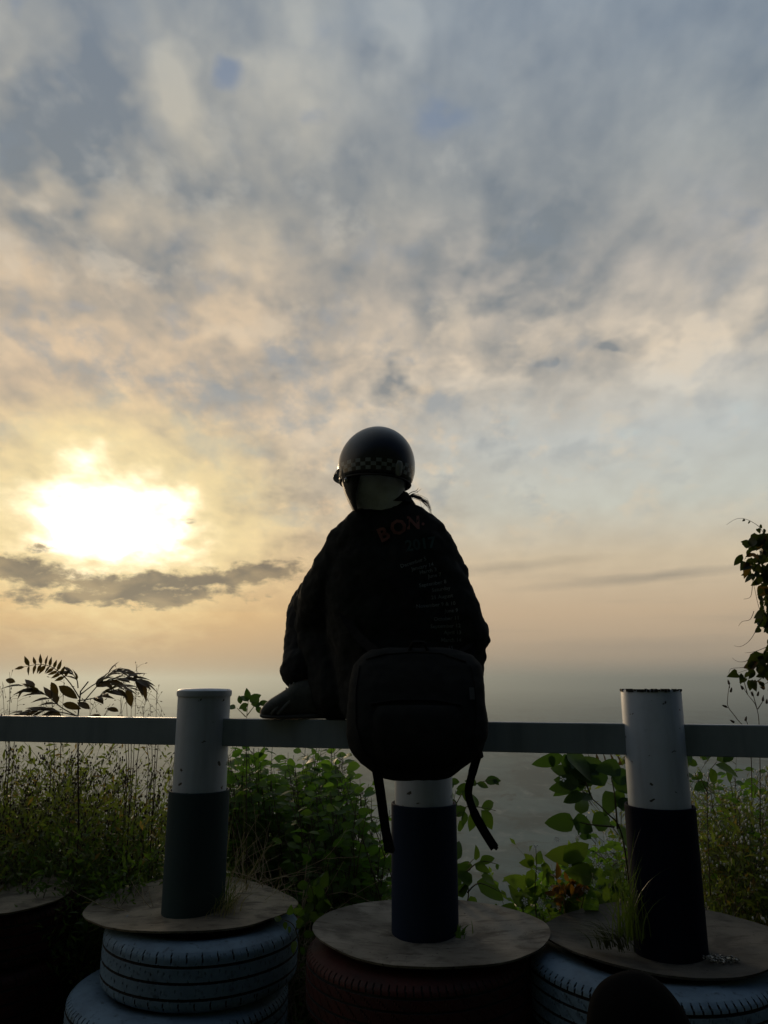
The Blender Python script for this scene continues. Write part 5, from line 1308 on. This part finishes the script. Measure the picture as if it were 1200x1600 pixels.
# small leaves in the right weeds under the rail
sprig('leaf_sprig', 'green leaves under the rail just right of the rightmost post', 2.95, 1110, [[(1110, 1400, 0), (1105, 1230, 0), (1120, 1190, 0)], [(1106, 1240, 0), (1090, 1205, 0)]],
      [(1090, 1195, 22, 150, 30), (1098, 1188, 24, 60, 30), (1108, 1190, 28, 110, 30), (1120, 1188, 30, 10, 30), (1118, 1195, 32, -20, 20), (1110, 1200, 30, -80, 10), (1095, 1205, 24, -120, 0), (1130, 1190, 30, 40, 30), (1085, 1215, 24, 170, 20), (1105, 1222, 26, -140, 0), (1135, 1200, 22, -60, 0), (1080, 1192, 20, 100, 0)], Lm_sp)
# --- climbing vine hanging at the right edge
Lm_v = [leaf_mesh('leaf', L_vine, shape='heart', nseg=6, fold=.25, curl=c_, w=.80) for c_ in (.2, .5)] + [leaf_mesh('leaf', L_vine, shape='oval', nseg=5, fold=.3, curl=.3, w=.5)]
r = random.Random(81); vl = []
vcol = [(830, 1190), (860, 1180), (900, 1180), (940, 1184), (975, 1188), (1010, 1196), (1040, 1196), (1060, 1186)]
def vleft(py):
    pts = [(815, 1185), (850, 1166), (870, 1160), (900, 1163), (925, 1178), (945, 1180), (975, 1176), (1000, 1188), (1020, 1180), (1045, 1160), (1062, 1158), (1090, 1200)]
    for a, b in zip(pts, pts[1:]):
        if a[0] <= py <= b[0]: return a[1] + (b[1] - a[1]) * (py - a[0]) / (b[0] - a[0])
    return 1195
for k in range(330):
    py = r.uniform(832, 1068); lo = vleft(py)
    if 985 < py < 1025 and r.random() < .5: continue
    px = r.uniform(lo + 8, 1232); big = 1 if px > lo + 14 else .8
    vl.append((px, py, r.uniform(11, 22) * big, r.uniform(200, 340), r.uniform(-55, 55)))
vl += [(1160, 866, 20, 235, 10), (1166, 880, 30, -85, 10), (1168, 882, 18, 200, 0), (1170, 852, 14, 170, 20), (1162, 853, 16, 20, 10), (1166, 862, 16, -60, 10), (1180, 1022, 26, 240, 10), (1188, 1020, 26, 260, 10), (1152, 1052, 14, 200, 0), (1158, 1052, 16, 250, 0), (1168, 1050, 14, 280, 0), (1178, 1046, 16, 230, 10), (1186, 1042, 18, 290, 10), (1195, 1035, 20, 250, 0),
       (1164, 812, 5, 200, 0), (1172, 814, 5, 240, 0), (1187, 821, 8, 330, 0), (1184, 826, 8, 280, 0), (1194, 826, 8, 250, 0)]
tend = [[(1260, 1100, 0), (1235, 980, 0), (1215, 880, 0), (1196, 838, 0)], [(1196, 838, 0), (1185, 822, 0), (1165, 811, 0), (1150, 811, 0), (1135, 820, 0)],
        [(1220, 1000, 0), (1190, 960, 0), (1178, 915, 0), (1174, 905, 0)], [(1200, 950, 0), (1184, 980, 0), (1172, 1000, 0), (1158, 1010, 0), (1147, 1009, 0)],
        [(1178, 1020, 0), (1168, 1032, 0), (1154, 1034, 0), (1144, 1028, 0)], [(1200, 1010, 0), (1180, 1018, 0), (1164, 1020, 0)], [(1178, 955, 0), (1172, 968, 0), (1160, 971, 0), (1154, 978, 0)],
        [(1230, 1040, 0), (1200, 1038, 0), (1175, 1044, 0), (1152, 1052, 0)], [(1188, 1030, 0), (1165, 1042, 0), (1142, 1045, 0), (1139, 1055, 0)], [(1176, 910, 0), (1173, 932, 0), (1162, 936, 0)], [(1215, 880, 0), (1190, 860, 0), (1168, 852, 0)], [(1220, 900, 0), (1190, 892, 0), (1168, 880, 0)]]
vine = sprig('climbing_vine', 'climbing vine with small heart shaped leaves and curling tendrils at the right edge', 2.95, 1262, tend, vl[-290:], Lm_v, 'vine', M_darkstem, .0013)
# the dead sapling the vine climbs on, outside the picture
S = MB(); f_ = foot_at(1290, 2.98); S.tube([Vector((0, 0, 0)), P(1285, 1150, 2.98) - f_, P(1262, 950, 2.98) - f_, P(1225, 835, 2.98) - f_, P(1205, 770, 2.98) - f_], [.02, .017, .013, .009, .004], 8)
o = obj('sapling', S.mesh('sapling', M_darkstem), None, f_); tag(o, 'thin dark sapling carrying the vine at the right edge', 'sapling')
# bud stalks above the rail at the right
def bud_stalk(label, Y, stems_, buds, base):
    f_ = foot_at(base, Y); t = empty('bud_stalk', f_, label, 'plant', 'bud stalks above the rail on the right'); S = MB(); H = MB()
    for pts in stems_: stem_tube(S, [p - f_ for p in branch_pts([(a, b, Y) for a, b in pts], 4)], .0019, .0010)
    for (px, py, a_) in buds:
        p = P(px, py, Y) - f_; d = Vector((math.cos(R(a_)), 0, math.sin(R(a_)))); H.capsule(p, p + d * .008, .0048, .0036, 8, 3); H.capsule(p + d * .008, p + d * .015, .0040, .0008, 8, 2)
    part_local('stem', S.mesh('stem', M_darkstem), t); part_local('buds', H.mesh('buds', M_darkstem), t)
bud_stalk('forked stalk with dark buds above the rail at the right edge', 3.0, [[(1188, 1300), (1187, 1160), (1183, 1108), (1168, 1085), (1160, 1072)], [(1183, 1108), (1178, 1090), (1176, 1080)], [(1184, 1108), (1192, 1095), (1193, 1086)], [(1168, 1085), (1164, 1070), (1161, 1058)]],
          [(1160, 1076, 110), (1176, 1086, 110), (1184, 1086, 70), (1192, 1094, 80), (1198, 1098, 80), (1193, 1076, 150)], 1188)
bud_stalk('bent stalk with four dark buds above the rail, left of the forked stalk', 3.0, [[(1175, 1300), (1172, 1160), (1152, 1124), (1138, 1105), (1137, 1090), (1140, 1068)], [(1137, 1106), (1132, 1103)], [(1140, 1075), (1139, 1064)], [(1172, 1140), (1166, 1126)]],
          [(1139, 1068, 100), (1142, 1080, 70), (1134, 1104, 160), (1146, 1128, 150), (1165, 1125, 70)], 1175)
